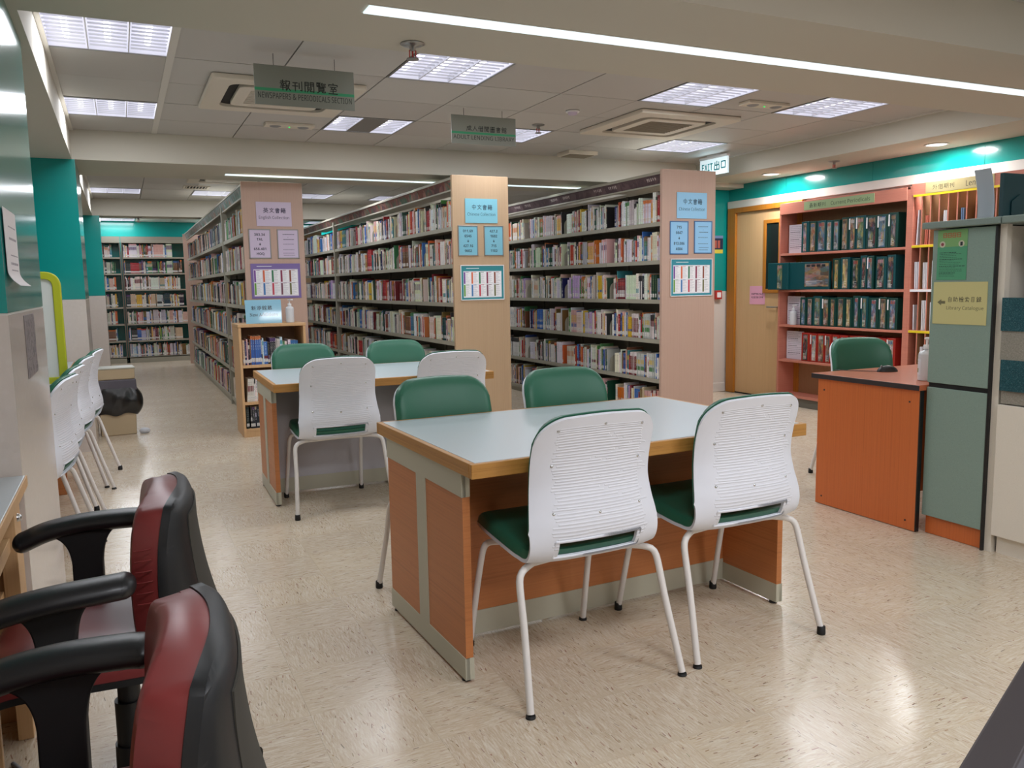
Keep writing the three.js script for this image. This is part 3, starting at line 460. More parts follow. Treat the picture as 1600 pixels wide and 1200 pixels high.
// ---------------------------------------------------------------- swivel office chairs; front towards -z
const officeGeo = {};
{
  const bell = (t, p) => Math.max(0, 1 - Math.pow(Math.abs(t), p));
  const cushLine = spline([[0, 0.125, 0.46, 0.2], [0.2, 0.118, 0.52, 0.222], [0.5, 0.115, 0.62, 0.23], [0.75, 0.12, 0.72, 0.222], [0.92, 0.132, 0.79, 0.195], [1, 0.14, 0.815, 0.15]]);
  const face = (u, v) => { const [z, y, hw] = cushLine(v * (1 - 0.05 * Math.pow(Math.abs(u), 4) * v)); return [u * hw, y, z - 0.022 * u * u]; };
  officeGeo.backCushion = solidSheet((u, v) => face(-u, v), 32, 40, (u, v) => 0.016 + 0.05 * Math.pow(bell(u, 16), 0.5) * Math.pow(bell(v * 2 - 1, 14), 0.5));
  officeGeo.backShell = solidSheet((u, v) => { const p = face(u * 1.012, v); return [p[0], p[1] + (v - 0.5) * 0.006, p[2] + 0.001]; }, 32, 40, (u, v) => 0.018 + (0.07 * Math.pow(1 - v, 0.8) + 0.016) * Math.pow(bell(u, 5), 0.6) * Math.pow(bell(v * 2 - 1, 12), 0.5));
  officeGeo.backInset = solidSheet((u, v) => { const p = face(u * 0.72, 0.08 + v * 0.8), k = 0.018 + (0.07 * Math.pow(1 - (0.08 + v * 0.8), 0.8) + 0.016) * Math.pow(bell(u * 0.72, 5), 0.6); return [p[0], p[1], p[2] + k]; }, 16, 24, () => 0.004);
  const seat = (u, v) => { const z = -0.27 + 0.44 * v, hw = 0.245 * (1 - 0.14 * Math.pow(Math.abs(v * 2 - 1), 4)); return [u * hw, 0.445 - 0.03 * Math.pow(Math.max(0, 0.25 - v) * 4, 2), z]; };
  officeGeo.seatCushion = solidSheet((u, v) => seat(-u, v), 24, 28, (u, v) => 0.012 + 0.055 * Math.pow(bell(u, 7), 0.5) * Math.pow(bell(v * 2 - 1, 8), 0.5));
  officeGeo.seatShell = solidSheet((u, v) => { const p = seat(u * 1.01, v); return [p[0], p[1] + 0.001, p[2]]; }, 24, 28, (u, v) => 0.015 + 0.04 * bell(u, 2) * bell(v * 2 - 1, 2));
  officeGeo.arm = s => { // padded rest and post
    const p = [[s * 0.3, 0.628, -0.25], [s * 0.3, 0.65, -0.19], [s * 0.298, 0.664, -0.1], [s * 0.292, 0.668, 0.0], [s * 0.288, 0.668, 0.03]]; const g = tube(p, 0.026, 30, 14); const q = g.attributes.position; for (let i = 0; i < q.count; i++) { const x = q.getX(i); q.setX(i, s * 0.296 + (x - s * 0.296) * 1.9); } g.computeVertexNormals();
    const cap = (c, rz) => { const e = new THREE.SphereGeometry(0.026, 16, 12); e.scale(1.9, 1, 1); e.translate(s * 0.296 + (c[0] - s * 0.296) * 1.9, c[1], c[2]); return e; };
    return [g, cap(p[0]), cap(p[4])];
  };
  officeGeo.post = s => { const h = new THREE.Shape(); h.moveTo(-0.065, 0.64); h.quadraticCurveTo(-0.03, 0.62, -0.028, 0.56); h.lineTo(-0.03, 0.36); h.lineTo(0.035, 0.36); h.lineTo(0.038, 0.56); h.quadraticCurveTo(0.045, 0.64, 0.08, 0.655); h.lineTo(-0.065, 0.645); const g = new THREE.ExtrudeGeometry(h, { depth: 0.03, bevelEnabled: true, bevelSize: 0.004, bevelThickness: 0.004, bevelSegments: 2 }); g.rotateY(-Math.PI / 2); g.translate(s * 0.285 + 0.015, 0, -0.105); return [g, rbx(s * 0.1, 0.36, -0.135, s * 0.3, 0.385, -0.075, 0.006)]; };
}
function officeChair(x, z, turn, label) {
  const t = thing('office_chair', label, 'office chair', [x, 0, z], turn, undefined);
  part('seat_cushion', officeGeo.seatCushion, M.maroon, t, 'maroon leatherette seat'); part('seat_shell', officeGeo.seatShell, M.shellBlack, t);
  const b = part('back_cushion', officeGeo.backCushion, M.maroon, t, 'maroon leatherette back cushion'); const bs = part('back_shell', officeGeo.backShell, M.shellBlack, t, 'black plastic back shell'); part('back_inset', officeGeo.backInset, M.meshBack, bs, 'dark olive inset panel');
  // short gathered creases along the cushion edge
  for (let k = 0; k < 6; k++) for (const s of [-1, 1]) part('crease', tube([[s * 0.222, 0.6 + k * 0.024, 0.05], [s * 0.2275, 0.602 + k * 0.024, 0.066], [s * 0.2285, 0.604 + k * 0.024, 0.084]], 0.0016, 6, 5), M.maroon, b);
  for (const s of [-1, 1]) { const a = part('armrest', officeGeo.arm(s), M.blackSoft, t); part('arm_post', officeGeo.post(s), M.blackMatte, a); const k = cyl(0.022, 0.024, 0.012, 0, 0, 0, 20); k.rotateZ(-s * Math.PI / 2); k.translate(s * 0.303, 0.5, -0.1); part('knob', k, M.black, a); }
  part('back_bar', [rbx(-0.035, 0.38, 0.05, 0.035, 0.4, 0.19, 0.005), rbx(-0.035, 0.38, 0.165, 0.035, 0.52, 0.19, 0.005)], M.blackMatte, t); part('mechanism', rbx(-0.09, 0.375, -0.1, 0.09, 0.41, 0.1, 0.008), M.blackMatte, t);
  part('gas_lift', [cyl(0.026, 0.026, 0.16, 0, 0.24, 0), cyl(0.034, 0.034, 0.15, 0, 0.14, 0), cyl(0.041, 0.039, 0.12, 0, 0.06, 0)], M.shellBlack, t);
  const base = part('star_base', [0, 1, 2, 3, 4].map(k => { const g = rbx(-0.028, 0.055, 0.02, 0.028, 0.095, 0.3, 0.01); const p = g.attributes.position; for (let i = 0; i < p.count; i++) { const zz = p.getZ(i); p.setY(i, p.getY(i) - (zz - 0.02) * 0.05); } g.rotateY(k * Math.PI * 2 / 5 + 0.3); return g; }), M.black, t);
  for (let k = 0; k < 5; k++) { const a = k * Math.PI * 2 / 5 + 0.3, g = new THREE.CylinderGeometry(0.026, 0.026, 0.04, 16); g.rotateZ(Math.PI / 2); g.rotateY(a + 0.6); g.translate(Math.sin(a) * 0.29, 0.026, Math.cos(a) * 0.29); part('castor', g, M.rubber, base); }
}
officeChair(-0.045, -2.14, Math.PI / 2 - 4 * DEG, 'maroon and black office chair beside the staff desk, nearer the pier');
officeChair(-0.055, -1.22, Math.PI / 2 - 4 * DEG, 'maroon and black office chair beside the staff desk, away from the pier');
// ---------------------------------------------------------------- reading tables
function readingTable(x, z, turn, len, dep, ped, label, modestyMat, modestyZ) {
  const t = thing('reading_table', label, 'table', [x, 0, z], turn, 'reading tables'); const h = 0.742, hl = len / 2, hd = dep / 2, pl = ped[0] / 2, pd = ped[1] / 2, e = 0.02;
  part('tabletop', rbx(-hl + e, h - 0.046, -hd + e, hl - e, h, hd - e, 0.001), M.laminate, t, 'pale blue-white laminate top');
  for (const s of [-1, 1]) { part('edge_strip', rbx(-hl, h - 0.047, s > 0 ? hd - e : -hd, hl, h - 0.0005, s > 0 ? hd : -hd + e, 0.003), M.woodTop, t, 'honey wood edging'); part('edge_strip', rbx(s > 0 ? hl - e : -hl, h - 0.047, -hd + e, s > 0 ? hl : -hl + e, h - 0.0005, hd - e, 0.003), M.woodTop, t, 'honey wood edging'); }
  for (const s of [-1, 1]) {
    const w = 0.026, xo = s * pl, xi = s * (pl - w), q = part('side_panel', bx(xi, 0.012, -pd, xo, h - 0.046, pd), M.orangeWood, t, 'orange wood side panel in a grey frame'), o = xo + s * 0.003, a = (y0, y1, z0, z1) => bx(xo - s * 0.012, y0, z0, o, y1, z1);
    part('top_rail', [a(h - 0.125, h - 0.047, -pd - 0.002, pd + 0.002), bx(xi, h - 0.125, pd, xo, h - 0.047, pd + 0.002)], M.greyRail, q); part('bottom_rail', [a(0.012, 0.085, -pd - 0.002, pd + 0.002), bx(xi - s * 0.002, 0.012, pd - 0.001, xo, 0.085, pd + 0.002), bx(xi - s * 0.002, 0.012, -pd, xi, 0.085, pd)], M.greyRail, q); part('centre_stile', a(0.085, h - 0.125, -0.045, 0.045), M.greyRail, q);
    for (const u of [-1, 1]) part('levelling_foot', [cyl(0.016, 0.014, 0.008, s * (pl - w / 2), 0, u * (pd - 0.03)), cyl(0.005, 0.005, 0.01, s * (pl - w / 2), 0.005, u * (pd - 0.03), 8)], M.black, q);
  }
  part('modesty_panel', bx(-pl + 0.026, 0.1, modestyZ - 0.01, pl - 0.026, h - 0.046, modestyZ + 0.01), modestyMat, t); part('modesty_rail', bx(-pl + 0.026, 0.012, modestyZ - 0.013, pl - 0.026, 0.1, modestyZ + 0.013), M.greyRail, t);
}
readingTable(1.6, -2.747, 1.8 * DEG, 1.385, 0.925, [1.365, 0.725], 'white-topped reading table with orange side panels, closer to the counter', M.orangeWood, 0.04);
readingTable(1.425, -5.19, -1.2 * DEG, 1.345, 0.93, [1.33, 0.62], 'white-topped reading table with lilac-grey front panel by the low bookshelf', M.lilacPanel, 0.0);

// ---------------------------------------------------------------- orange computer desk
{
  const t = thing('computer_desk', 'orange wood computer desk with dark-edged top beside the green cabinet', 'desk', [3.55, 0, -3.135], 0);
  part('side_panel', rbx(0, 0.004, -0.335, 0.02, 0.722, 0.327, 0.001), M.orangeDesk, t); part('edge_profile', bx(-0.001, 0.004, 0.327, 0.022, 0.722, 0.334), M.black, t); part('side_panel', rbx(1.08, 0.004, -0.335, 1.1, 0.722, 0.325, 0.001), M.orangeDesk, t); part('modesty_panel', bx(0.02, 0.2, 0.28, 1.08, 0.722, 0.3), M.orangeDesk, t);
  part('desktop', rbx(-0.012, 0.722, -0.37, 1.13, 0.75, 0.334, 0.002), M.deskTopWood, t); part('edge_band', [rbx(-0.016, 0.722, -0.374, -0.011, 0.7485, 0.332, 0.002), rbx(-0.016, 0.722, -0.374, 1.13, 0.7485, -0.369, 0.002)], M.darkBrown, t, 'dark brown edge band');
  for (const [y, z] of [[0.66, -0.29], [0.66, 0.27], [0.05, -0.29], [0.05, 0.27]]) { const g = cyl(0.005, 0.005, 0.002, 0, 0, 0, 10); g.rotateZ(Math.PI / 2); g.translate(0.0, y, z); part('screw_cap', g, M.darkBrown, t); }
  const m = thing('computer_mouse', 'black computer mouse on the orange desk', 'mouse', [3.92, 0.75, -3.32], 70 * DEG); const g = new THREE.SphereGeometry(1, 24, 14, 0, Math.PI * 2, 0, Math.PI / 2); g.scale(0.034, 0.036, 0.06); part('body', g, M.blackSoft, m); part('wheel', (() => { const w = new THREE.CylinderGeometry(0.008, 0.008, 0.006, 12); w.rotateZ(Math.PI / 2); w.translate(0, 0.029, -0.034); return w; })(), M.plasticGrey, m);
  part('cable', tube([[0, 0.004, -0.058], [0.01, 0.004, -0.09], [0.05, 0.004, -0.16], [0.13, 0.004, -0.25]], 0.002, 24, 6), M.black, m);
  sanitizer(3.735, 0.75, -2.925, 1.15, 'tall hand sanitizer bottle on the orange desk against the green cabinet');
}
function sanitizer(x, y, z, s, label) {
  const t = thing('sanitizer_bottle', label, 'bottle', [x, y, z], 0.4); t.scale.setScalar(s);
  part('body', lathe([[0.001, 0], [0.03, 0], [0.034, 0.004], [0.034, 0.115], [0.03, 0.128], [0.014, 0.136], [0.014, 0.142], [0.001, 0.142]], 28), M.bottle, t);
  const [c, q] = canvas(256, 256); q.fillStyle = '#dfe4ea'; q.fillRect(0, 0, 256, 256); q.fillStyle = '#9aa88a'; q.fillRect(60, 30, 130, 20); q.fillStyle = '#7d8b5a'; q.fillRect(40, 150, 170, 70); for (let i = 0; i < 6; i++) { q.fillStyle = '#a9b2bc'; q.fillRect(50, 66 + i * 13, 150, 5); }
  part('label', new THREE.CylinderGeometry(0.0345, 0.0345, 0.07, 28, 1, true, 2.0, 2.3).translate(0, 0.062, 0), std(0xffffff, 0.5, { map: texOf(c), side: THREE.DoubleSide }), t);
  part('pump', [cyl(0.016, 0.015, 0.018, 0, 0.142, 0), cyl(0.005, 0.005, 0.026, 0, 0.16, 0, 10), rbx(-0.012, 0.184, -0.01, 0.012, 0.194, 0.04, 0.004)], M.white, t);
}
// ---------------------------------------------------------------- service counter: green cabinet end, granite bands, cream front
{
  const X = 3.6, t = thing('display_cabinet', 'tall grey-green laminate cabinet at the end of the service counter', 'cabinet', [X, 0, 0], 0);
  part('lower_panel', rbx(-0.02, 0.095, -2.795, 0.01, 0.742, -2.478, 0.003), M.greenLam, t); part('upper_panel', rbx(-0.02, 0.765, -2.795, 0.01, 1.505, -2.478, 0.003), M.greenLam, t);
  part('carcass', bx(0.01, 0.0, -2.79, 0.62, 1.505, -2.478), M.cream, t); part('plinth', bx(0.0, 0.002, -2.785, 0.012, 0.095, -2.475), M.orangeDesk, t, 'orange wood plinth'); part('edge_profile', bx(-0.022, 0.0, -2.476, 0.012, 1.505, -2.466), M.black, t);
  part('cabinet_top', rbx(-0.06, 1.51, -2.83, 0.66, 1.542, -2.432, 0.006), M.greenTop, t); part('shadow_gap', bx(-0.012, 0.742, -2.79, 0.01, 0.765, -2.478), M.blackMatte, t);
  part('back_panel', bx(0.62, 0.0, -2.79, 0.64, 1.505, -2.47), M.cream, t); part('post', bx(-0.005, 0, -2.466, 0.03, 1.51, -2.434), M.cream, t, 'cream corner post');
  const c = thing('service_counter', 'service counter front with teal and grey granite bands over cream panels', 'counter', [X, 0, 0], 0);
  const z0 = -2.43, z1 = -0.4; part('granite_band', bx(-0.03, 1.035, z0 + 0.006, 0.02, 1.183, z1), M.granTeal, c, 'dark teal granite band'); part('granite_band', bx(-0.024, 0.905, z0 + 0.006, 0.02, 1.035, z1), M.granGrey, c, 'grey granite band'); part('granite_band', bx(-0.026, 0.765, z0 + 0.012, 0.02, 0.905, z1), M.granTeal, c, 'dark teal granite band'); part('granite_band', bx(-0.012, 0.705, z0 + 0.012, 0.02, 0.765, z1), M.granGrey, c, 'grey granite band');
  part('front_panel', rbx(-0.022, 0.088, z0 + 0.004, 0.02, 0.7, z1, 0.003), M.cream, c); part('plinth', bx(0.015, 0, z0 + 0.01, 0.05, 0.088, z1), M.cream, c); part('counter_deck', bx(0.02, 1.15, z0, 0.6, 1.18, z1), M.cream, c); part('body', bx(0.05, 0.0, z0, 0.6, 1.15, z1), M.cream, c); part('inner_wall', bx(0.56, 1.18, z0, 0.6, 1.51, z1), M.cream, c); part('upper_shelf', rbx(-0.06, 1.51, z0 + 0.002, 0.66, 1.542, z1, 0.006), M.greenTop, c);
  const mon = thing('terminal', 'black computer terminal standing on the service counter', 'computer', [X + 0.16, 1.183, -2.24], 0); part('body', rbx(-0.03, 0, -0.14, 0.16, 0.235, 0.2, 0.006), M.blackSoft, mon);
  { const [cc, q] = canvas(256, 128); q.fillStyle = '#b9b59a'; q.fillRect(0, 0, 256, 128); q.fillStyle = '#4a4a40'; q.fillRect(90, 0, 40, 40); words(q, 'Reader', 128, 84, 54, '#6a6450'); const l = part('sticker', sheet(0.1, 0.055, 0.001), std(0xffffff, 0.6, { map: texOf(cc) }), mon); l.rotation.y = -Math.PI / 2; l.position.set(-0.0308, 0.13, -0.06); }
  // signs on the cabinet
  const [c1, q1] = canvas(720, 520); q1.fillStyle = '#c9c288'; q1.fillRect(0, 0, 720, 520); han(q1, '自助檢索目錄', 425, 180, 66, '#4a4634', 0.085, 0.16); words(q1, 'Library Catalogue', 435, 318, 56, '#5a563e', 'sans-serif', false, 500); q1.fillStyle = '#6e6a4c'; q1.beginPath(); q1.moveTo(60, 250); q1.lineTo(115, 212); q1.lineTo(115, 234); q1.lineTo(170, 234); q1.lineTo(170, 268); q1.lineTo(115, 268); q1.lineTo(115, 290); q1.fill();
  const s1 = single('catalogue_sign', sheet(0.277, 0.2, 0.003), std(0xffffff, 0.6, { map: texOf(c1) }), 'yellow library catalogue sign with arrow on the green cabinet', 'sign'); s1.position.set(X - 0.0216, 1.155, -2.64); s1.rotation.y = -Math.PI / 2;
  const [c2, q2] = canvas(360, 560), R = rng(12); q2.fillStyle = '#79a86a'; q2.fillRect(0, 0, 360, 560); q2.fillStyle = '#4f9a74'; q2.fillRect(0, 190, 360, 370); q2.strokeStyle = '#b5452c'; q2.lineWidth = 7; for (let i = 0; i < 4; i++) { q2.strokeRect(70 + i * 56, 40, 38, 44); q2.beginPath(); q2.moveTo(72 + i * 56, 62); q2.lineTo(108 + i * 56, 62); q2.stroke(); } q2.fillStyle = '#c2bfa8'; for (const px of [60, 290]) { q2.beginPath(); q2.arc(px, 160, 36, 0, 7); q2.fill(); } q2.fillStyle = '#8a3a44'; q2.beginPath(); q2.arc(60, 160, 18, 0, 7); q2.fill(); q2.fillStyle = '#16202a'; q2.fillRect(276, 140, 28, 42); for (let i = 0; i < 15; i++) { q2.fillStyle = '#23443a'; let p = 30; const e = 200 + R() * 120; while (p < e) { const w = 8 + R() * 26; q2.fillRect(p, 250 + i * 19, w, i % 4 ? 4 : 8); p += w + 6; } }
  const s2 = single('library_flyer', sheet(0.155, 0.236, 0.002), std(0xffffff, 0.6, { map: texOf(c2) }), 'green flyer with red heading on the green cabinet', 'flyer'); s2.position.set(X - 0.0212, 1.383, -2.69); s2.rotation.y = -Math.PI / 2;
  // things standing on the cabinet top
  const lf = single('leaflet', (() => { const g = new THREE.PlaneGeometry(0.21, 0.3, 8, 10).toNonIndexed(); const h = solidSheet((u, v) => [u * 0.045, v * 0.235, 0.05 * v * v + 0.02 * u * u * (1 - v)], 8, 12, () => 0.002); return h; })(), std(0xb4bcc6, 0.6), 'grey curled leaflet standing on the green cabinet top', 'leaflet'); lf.position.set(3.74, 1.543, -2.63); lf.rotation.y = -95 * DEG;
  const bd = thing('display_board', 'dark teal display board with yellow edge standing on the cabinet top', 'board', [3.925, 1.543, -2.7], 0); part('panel', rbx(0, 0, -0.01, 0.17, 0.235, 0.01, 0.003), M.slateTeal, bd); part('stay', (() => { const g = rbx(0, 0, 0, 0.06, 0.1, 0.006, 0.002); g.applyMatrix4(new THREE.Matrix4().makeShear(0.6, 0, 0, 0, 0, 0)); return g; })().translate(0.06, 0, 0.012), M.slateTeal, bd); part('edge', rbx(0.168, 0, -0.012, 0.178, 0.235, 0.012, 0.003), M.yellow, bd);
}
// ---------------------------------------------------------------- staff desk on the left
{
  const t = thing('staff_desk', 'white-topped staff desk with beech drawers against the near pier', 'desk', [-0.29, 0, -2.795], 0);
  part('desktop', rbx(-0.75, 0.712, 0, 0, 0.742, 1.75, 0.004), M.laminate, t, 'white laminate top'); part('edge_strip', rbx(-0.002, 0.71, 0, 0.004, 0.7415, 1.75, 0.002), M.beech, t);
  part('end_panel', rbx(-0.72, 0, 0.005, -0.025, 0.71, 0.03, 0.002), M.beech, t); part('end_panel', rbx(-0.72, 0, 1.7, -0.025, 0.71, 1.725, 0.002), M.beech, t); part('lock_post', rbx(-0.06, 0.0, 0.03, -0.02, 0.71, 0.16, 0.002), M.beech, t); part('back_panel', bx(-0.72, 0.1, 0.03, -0.7, 0.7, 1.7), M.insideWood, t);
  const k = lathe([[0.001, 0.012], [0.008, 0.011], [0.011, 0.004], [0.012, 0]], 16); k.rotateZ(-Math.PI / 2); k.translate(-0.02, 0.64, 0.1); part('lock', k, M.chrome, t);
  const d = part('drawer', rbx(-0.6, 0.56, 0.165, -0.035, 0.6, 0.62, 0.002), M.beech, t); part('shelf', rbx(-0.6, 0.43, 0.165, -0.06, 0.45, 0.62, 0.002), M.beech, t); part('divider', rbx(-0.7, 0.1, 0.62, -0.03, 0.71, 0.64, 0.002), M.beech, t);
  const cb = single('floor_cable', tube([[-0.35, 0.006, -2.5], [-0.25, 0.006, -2.3], [-0.2, 0.006, -2.18], [-0.28, 0.006, -2.0], [-0.4, 0.006, -1.9]], 0.006, 40, 6), M.plasticGrey, 'grey cable lying on the floor under the staff desk', 'cable');
}
// ---------------------------------------------------------------- wall desks with a yellow framed divider
function wallDesk(z, label) { const t = thing('wall_desk', label, 'desk', [-0.36, 0, z], 0, 'desks along the wall'); part('desktop', rbx(-0.7, 0.715, -0.65, 0, 0.742, 0.65, 0.003), M.laminate, t); part('edge_strip', rbx(-0.004, 0.714, -0.65, 0.004, 0.7415, 0.65, 0.002), M.woodTop, t); for (const s of [-1, 1]) part('end_panel', rbx(-0.68, 0, s * 0.6 - 0.013, -0.03, 0.715, s * 0.6 + 0.013, 0.002), M.orangeWood, t); part('modesty_panel', bx(-0.66, 0.25, -0.58, -0.64, 0.71, 0.58), M.orangeWood, t); }
wallDesk(-5.27, 'white-topped wall desk right behind the near pier'); wallDesk(-6.6, 'white-topped wall desk before the middle column');
{
  const t = thing('desk_divider', 'white desk divider with a thick yellow-green rounded frame', 'divider', [-0.43, 0.742, -5.58], 0);
  const sh = (r, w, h, R2) => { const s = new THREE.Shape(); s.moveTo(-w, r); s.lineTo(-r, r); s.lineTo(-r, h - R2); s.quadraticCurveTo(-r, h - r, -R2, h - r); s.lineTo(-w, h - r); s.lineTo(-w, r); return s; };
  const outer = sh(0, 0.6, 0.652, 0.085), inner = sh(0.032, 0.57, 0.652, 0.085); outer.holes.push(inner);
  const fr = new THREE.ExtrudeGeometry(outer, { depth: 0.045, bevelEnabled: true, bevelSize: 0.006, bevelThickness: 0.006, bevelSegments: 3 }); fr.translate(0.11, 0, -0.0225); part('frame', fr, M.yellow, t, 'yellow-green frame'); const pn = new THREE.ExtrudeGeometry(sh(0.03, 0.572, 0.654, 0.085), { depth: 0.03, bevelEnabled: false }); pn.translate(0.11, 0, -0.015); part('panel', pn, M.boardWhite, t);
}
// ---------------------------------------------------------------- litter bin with a black bag
{
  const t = thing('litter_bin', 'beige litter bin with a black bag folded over its rim', 'bin', [-0.095, 0, -8.2], 4 * DEG), tap = (y0, y1, s0, s1) => { const g = rbx(-0.155, y0, -0.13, 0.155, y1, 0.13, 0.01); const p = g.attributes.position; for (let i = 0; i < p.count; i++) { const k = mix(s0, s1, (p.getY(i) - y0) / (y1 - y0)); p.setX(i, p.getX(i) * k); p.setZ(i, p.getZ(i) * k); } g.computeVertexNormals(); return g; };
  part('body', tap(0, 0.5, 0.92, 1.0), M.beige, t); part('rim', tap(0.5, 0.6, 1.0, 1.01), M.beige, t); part('rim_edge', tap(0.592, 0.606, 1.05, 1.05), M.metalGrey, t);
  part('bag_band', tap(0.4, 0.5, 1.07, 1.05), M.bagGrey, t, 'stretched grey plastic bag edge');
  const bag = solidSheet((u, v) => { const a = -u * Math.PI, sq = 1 / Math.pow(Math.pow(Math.abs(Math.cos(a)), 6) + Math.pow(Math.abs(Math.sin(a)), 6), 1 / 6), y = v, k = 1.05 + 0.1 * Math.sin(Math.PI * Math.pow(y, 0.8)) + 0.02 * Math.sin(a * 11 + y * 5) * Math.sin(Math.PI * y) + 0.016 * Math.sin(a * 5 - y * 9) + 0.22 * Math.pow(Math.max(0, Math.cos(a - 0.5)), 6) * Math.sin(Math.PI * y); return [Math.cos(a) * sq * 0.155 * k, 0.19 + 0.235 * y + 0.012 * Math.sin(a * 6 + 1) * (1 - y), Math.sin(a) * sq * 0.13 * k]; }, 64, 20, () => 0.003);
  part('bag', bag, M.bag, t, 'shiny black plastic bag');
  const pl = single('plastic_wrapper', new THREE.IcosahedronGeometry(0.03, 1).scale(1.6, 0.9, 1).translate(0, 0.024, 0), phys(0xdfe3ea, 0.25, { transmission: 0.3, thickness: 0 }), 'crumpled clear plastic wrapper on the floor by the bin', 'wrapper'); pl.position.set(0.12, 0, -8.1);
}
// ---------------------------------------------------------------- papers on the near pier
{
  const [c, q] = canvas(320, 256), R = rng(31); q.fillStyle = '#e6e0e2'; q.fillRect(0, 0, 320, 256); for (let i = 0; i < 5; i++) { q.fillStyle = '#8d8590'; const y = [54, 92, 150, 176, 200][i]; let p = 60 + R() * 60; while (p < 280) { const w = 8 + R() * 20; q.fillRect(p, y, w, i === 1 || i === 3 ? 8 : 4); p += w + 5; } }
  const t = thing('pier_notice', 'white paper notice with curled lower edge on the glossy teal pier', 'notice', [-0.298, 1.305, -3.02], Math.PI / 2);
  part('sheet', solidSheet((u, v) => [u * 0.158, v * 0.228 - 0.004 * (1 - v), 0.002 + 0.03 * Math.pow(Math.max(0, 0.2 - v) * 5, 2)], 8, 30, () => 0.0012), std(0xffffff, 0.7, { map: texOf(c) }), t);
  const [c2, q2] = canvas(256, 160), R2 = rng(8); q2.fillStyle = '#857c7c'; q2.fillRect(0, 0, 256, 160); for (let i = 0; i < 260; i++) { const g = 70 + R2() * 80; q2.fillStyle = css(g, g * 0.94, g * 0.95, 0.5); q2.fillRect(R2() * 256, R2() * 160, 4 + R2() * 30, 2 + R2() * 16); }
  const m = single('grey_poster', sheet(0.345, 0.215, 0.002), std(0xffffff, 0.5, { map: texOf(c2) }), 'grey printed poster on the marble part of the near pier', 'poster'); m.position.set(-0.2985, 1.096, -3.39); m.rotation.y = Math.PI / 2;
}
// ---------------------------------------------------------------- dark ledge in the right foreground
{
  const b = new THREE.Vector3(1.35, 0, -0.815), a = new THREE.Vector3(0.72, 0, -0.55), dir = b.clone().sub(a), ang = Math.atan2(-dir.z, dir.x);
  const t = thing('dark_counter', 'dark brown counter ledge with a lilac inner board close to the camera', 'counter', [a.x, 0, a.z], ang); const L = dir.length();
  part('ledge', rbx(0, 0.66, 0, L, 0.7, 0.052, 0.004), M.darkBrown, t); part('inner_board', rbx(0, 0.62, 0.052, L, 0.66, 0.5, 0.003), M.lilacPanel, t); part('front', bx(0.02, 0.0, 0.03, L - 0.02, 0.66, 0.05), M.darkBrown, t);
}
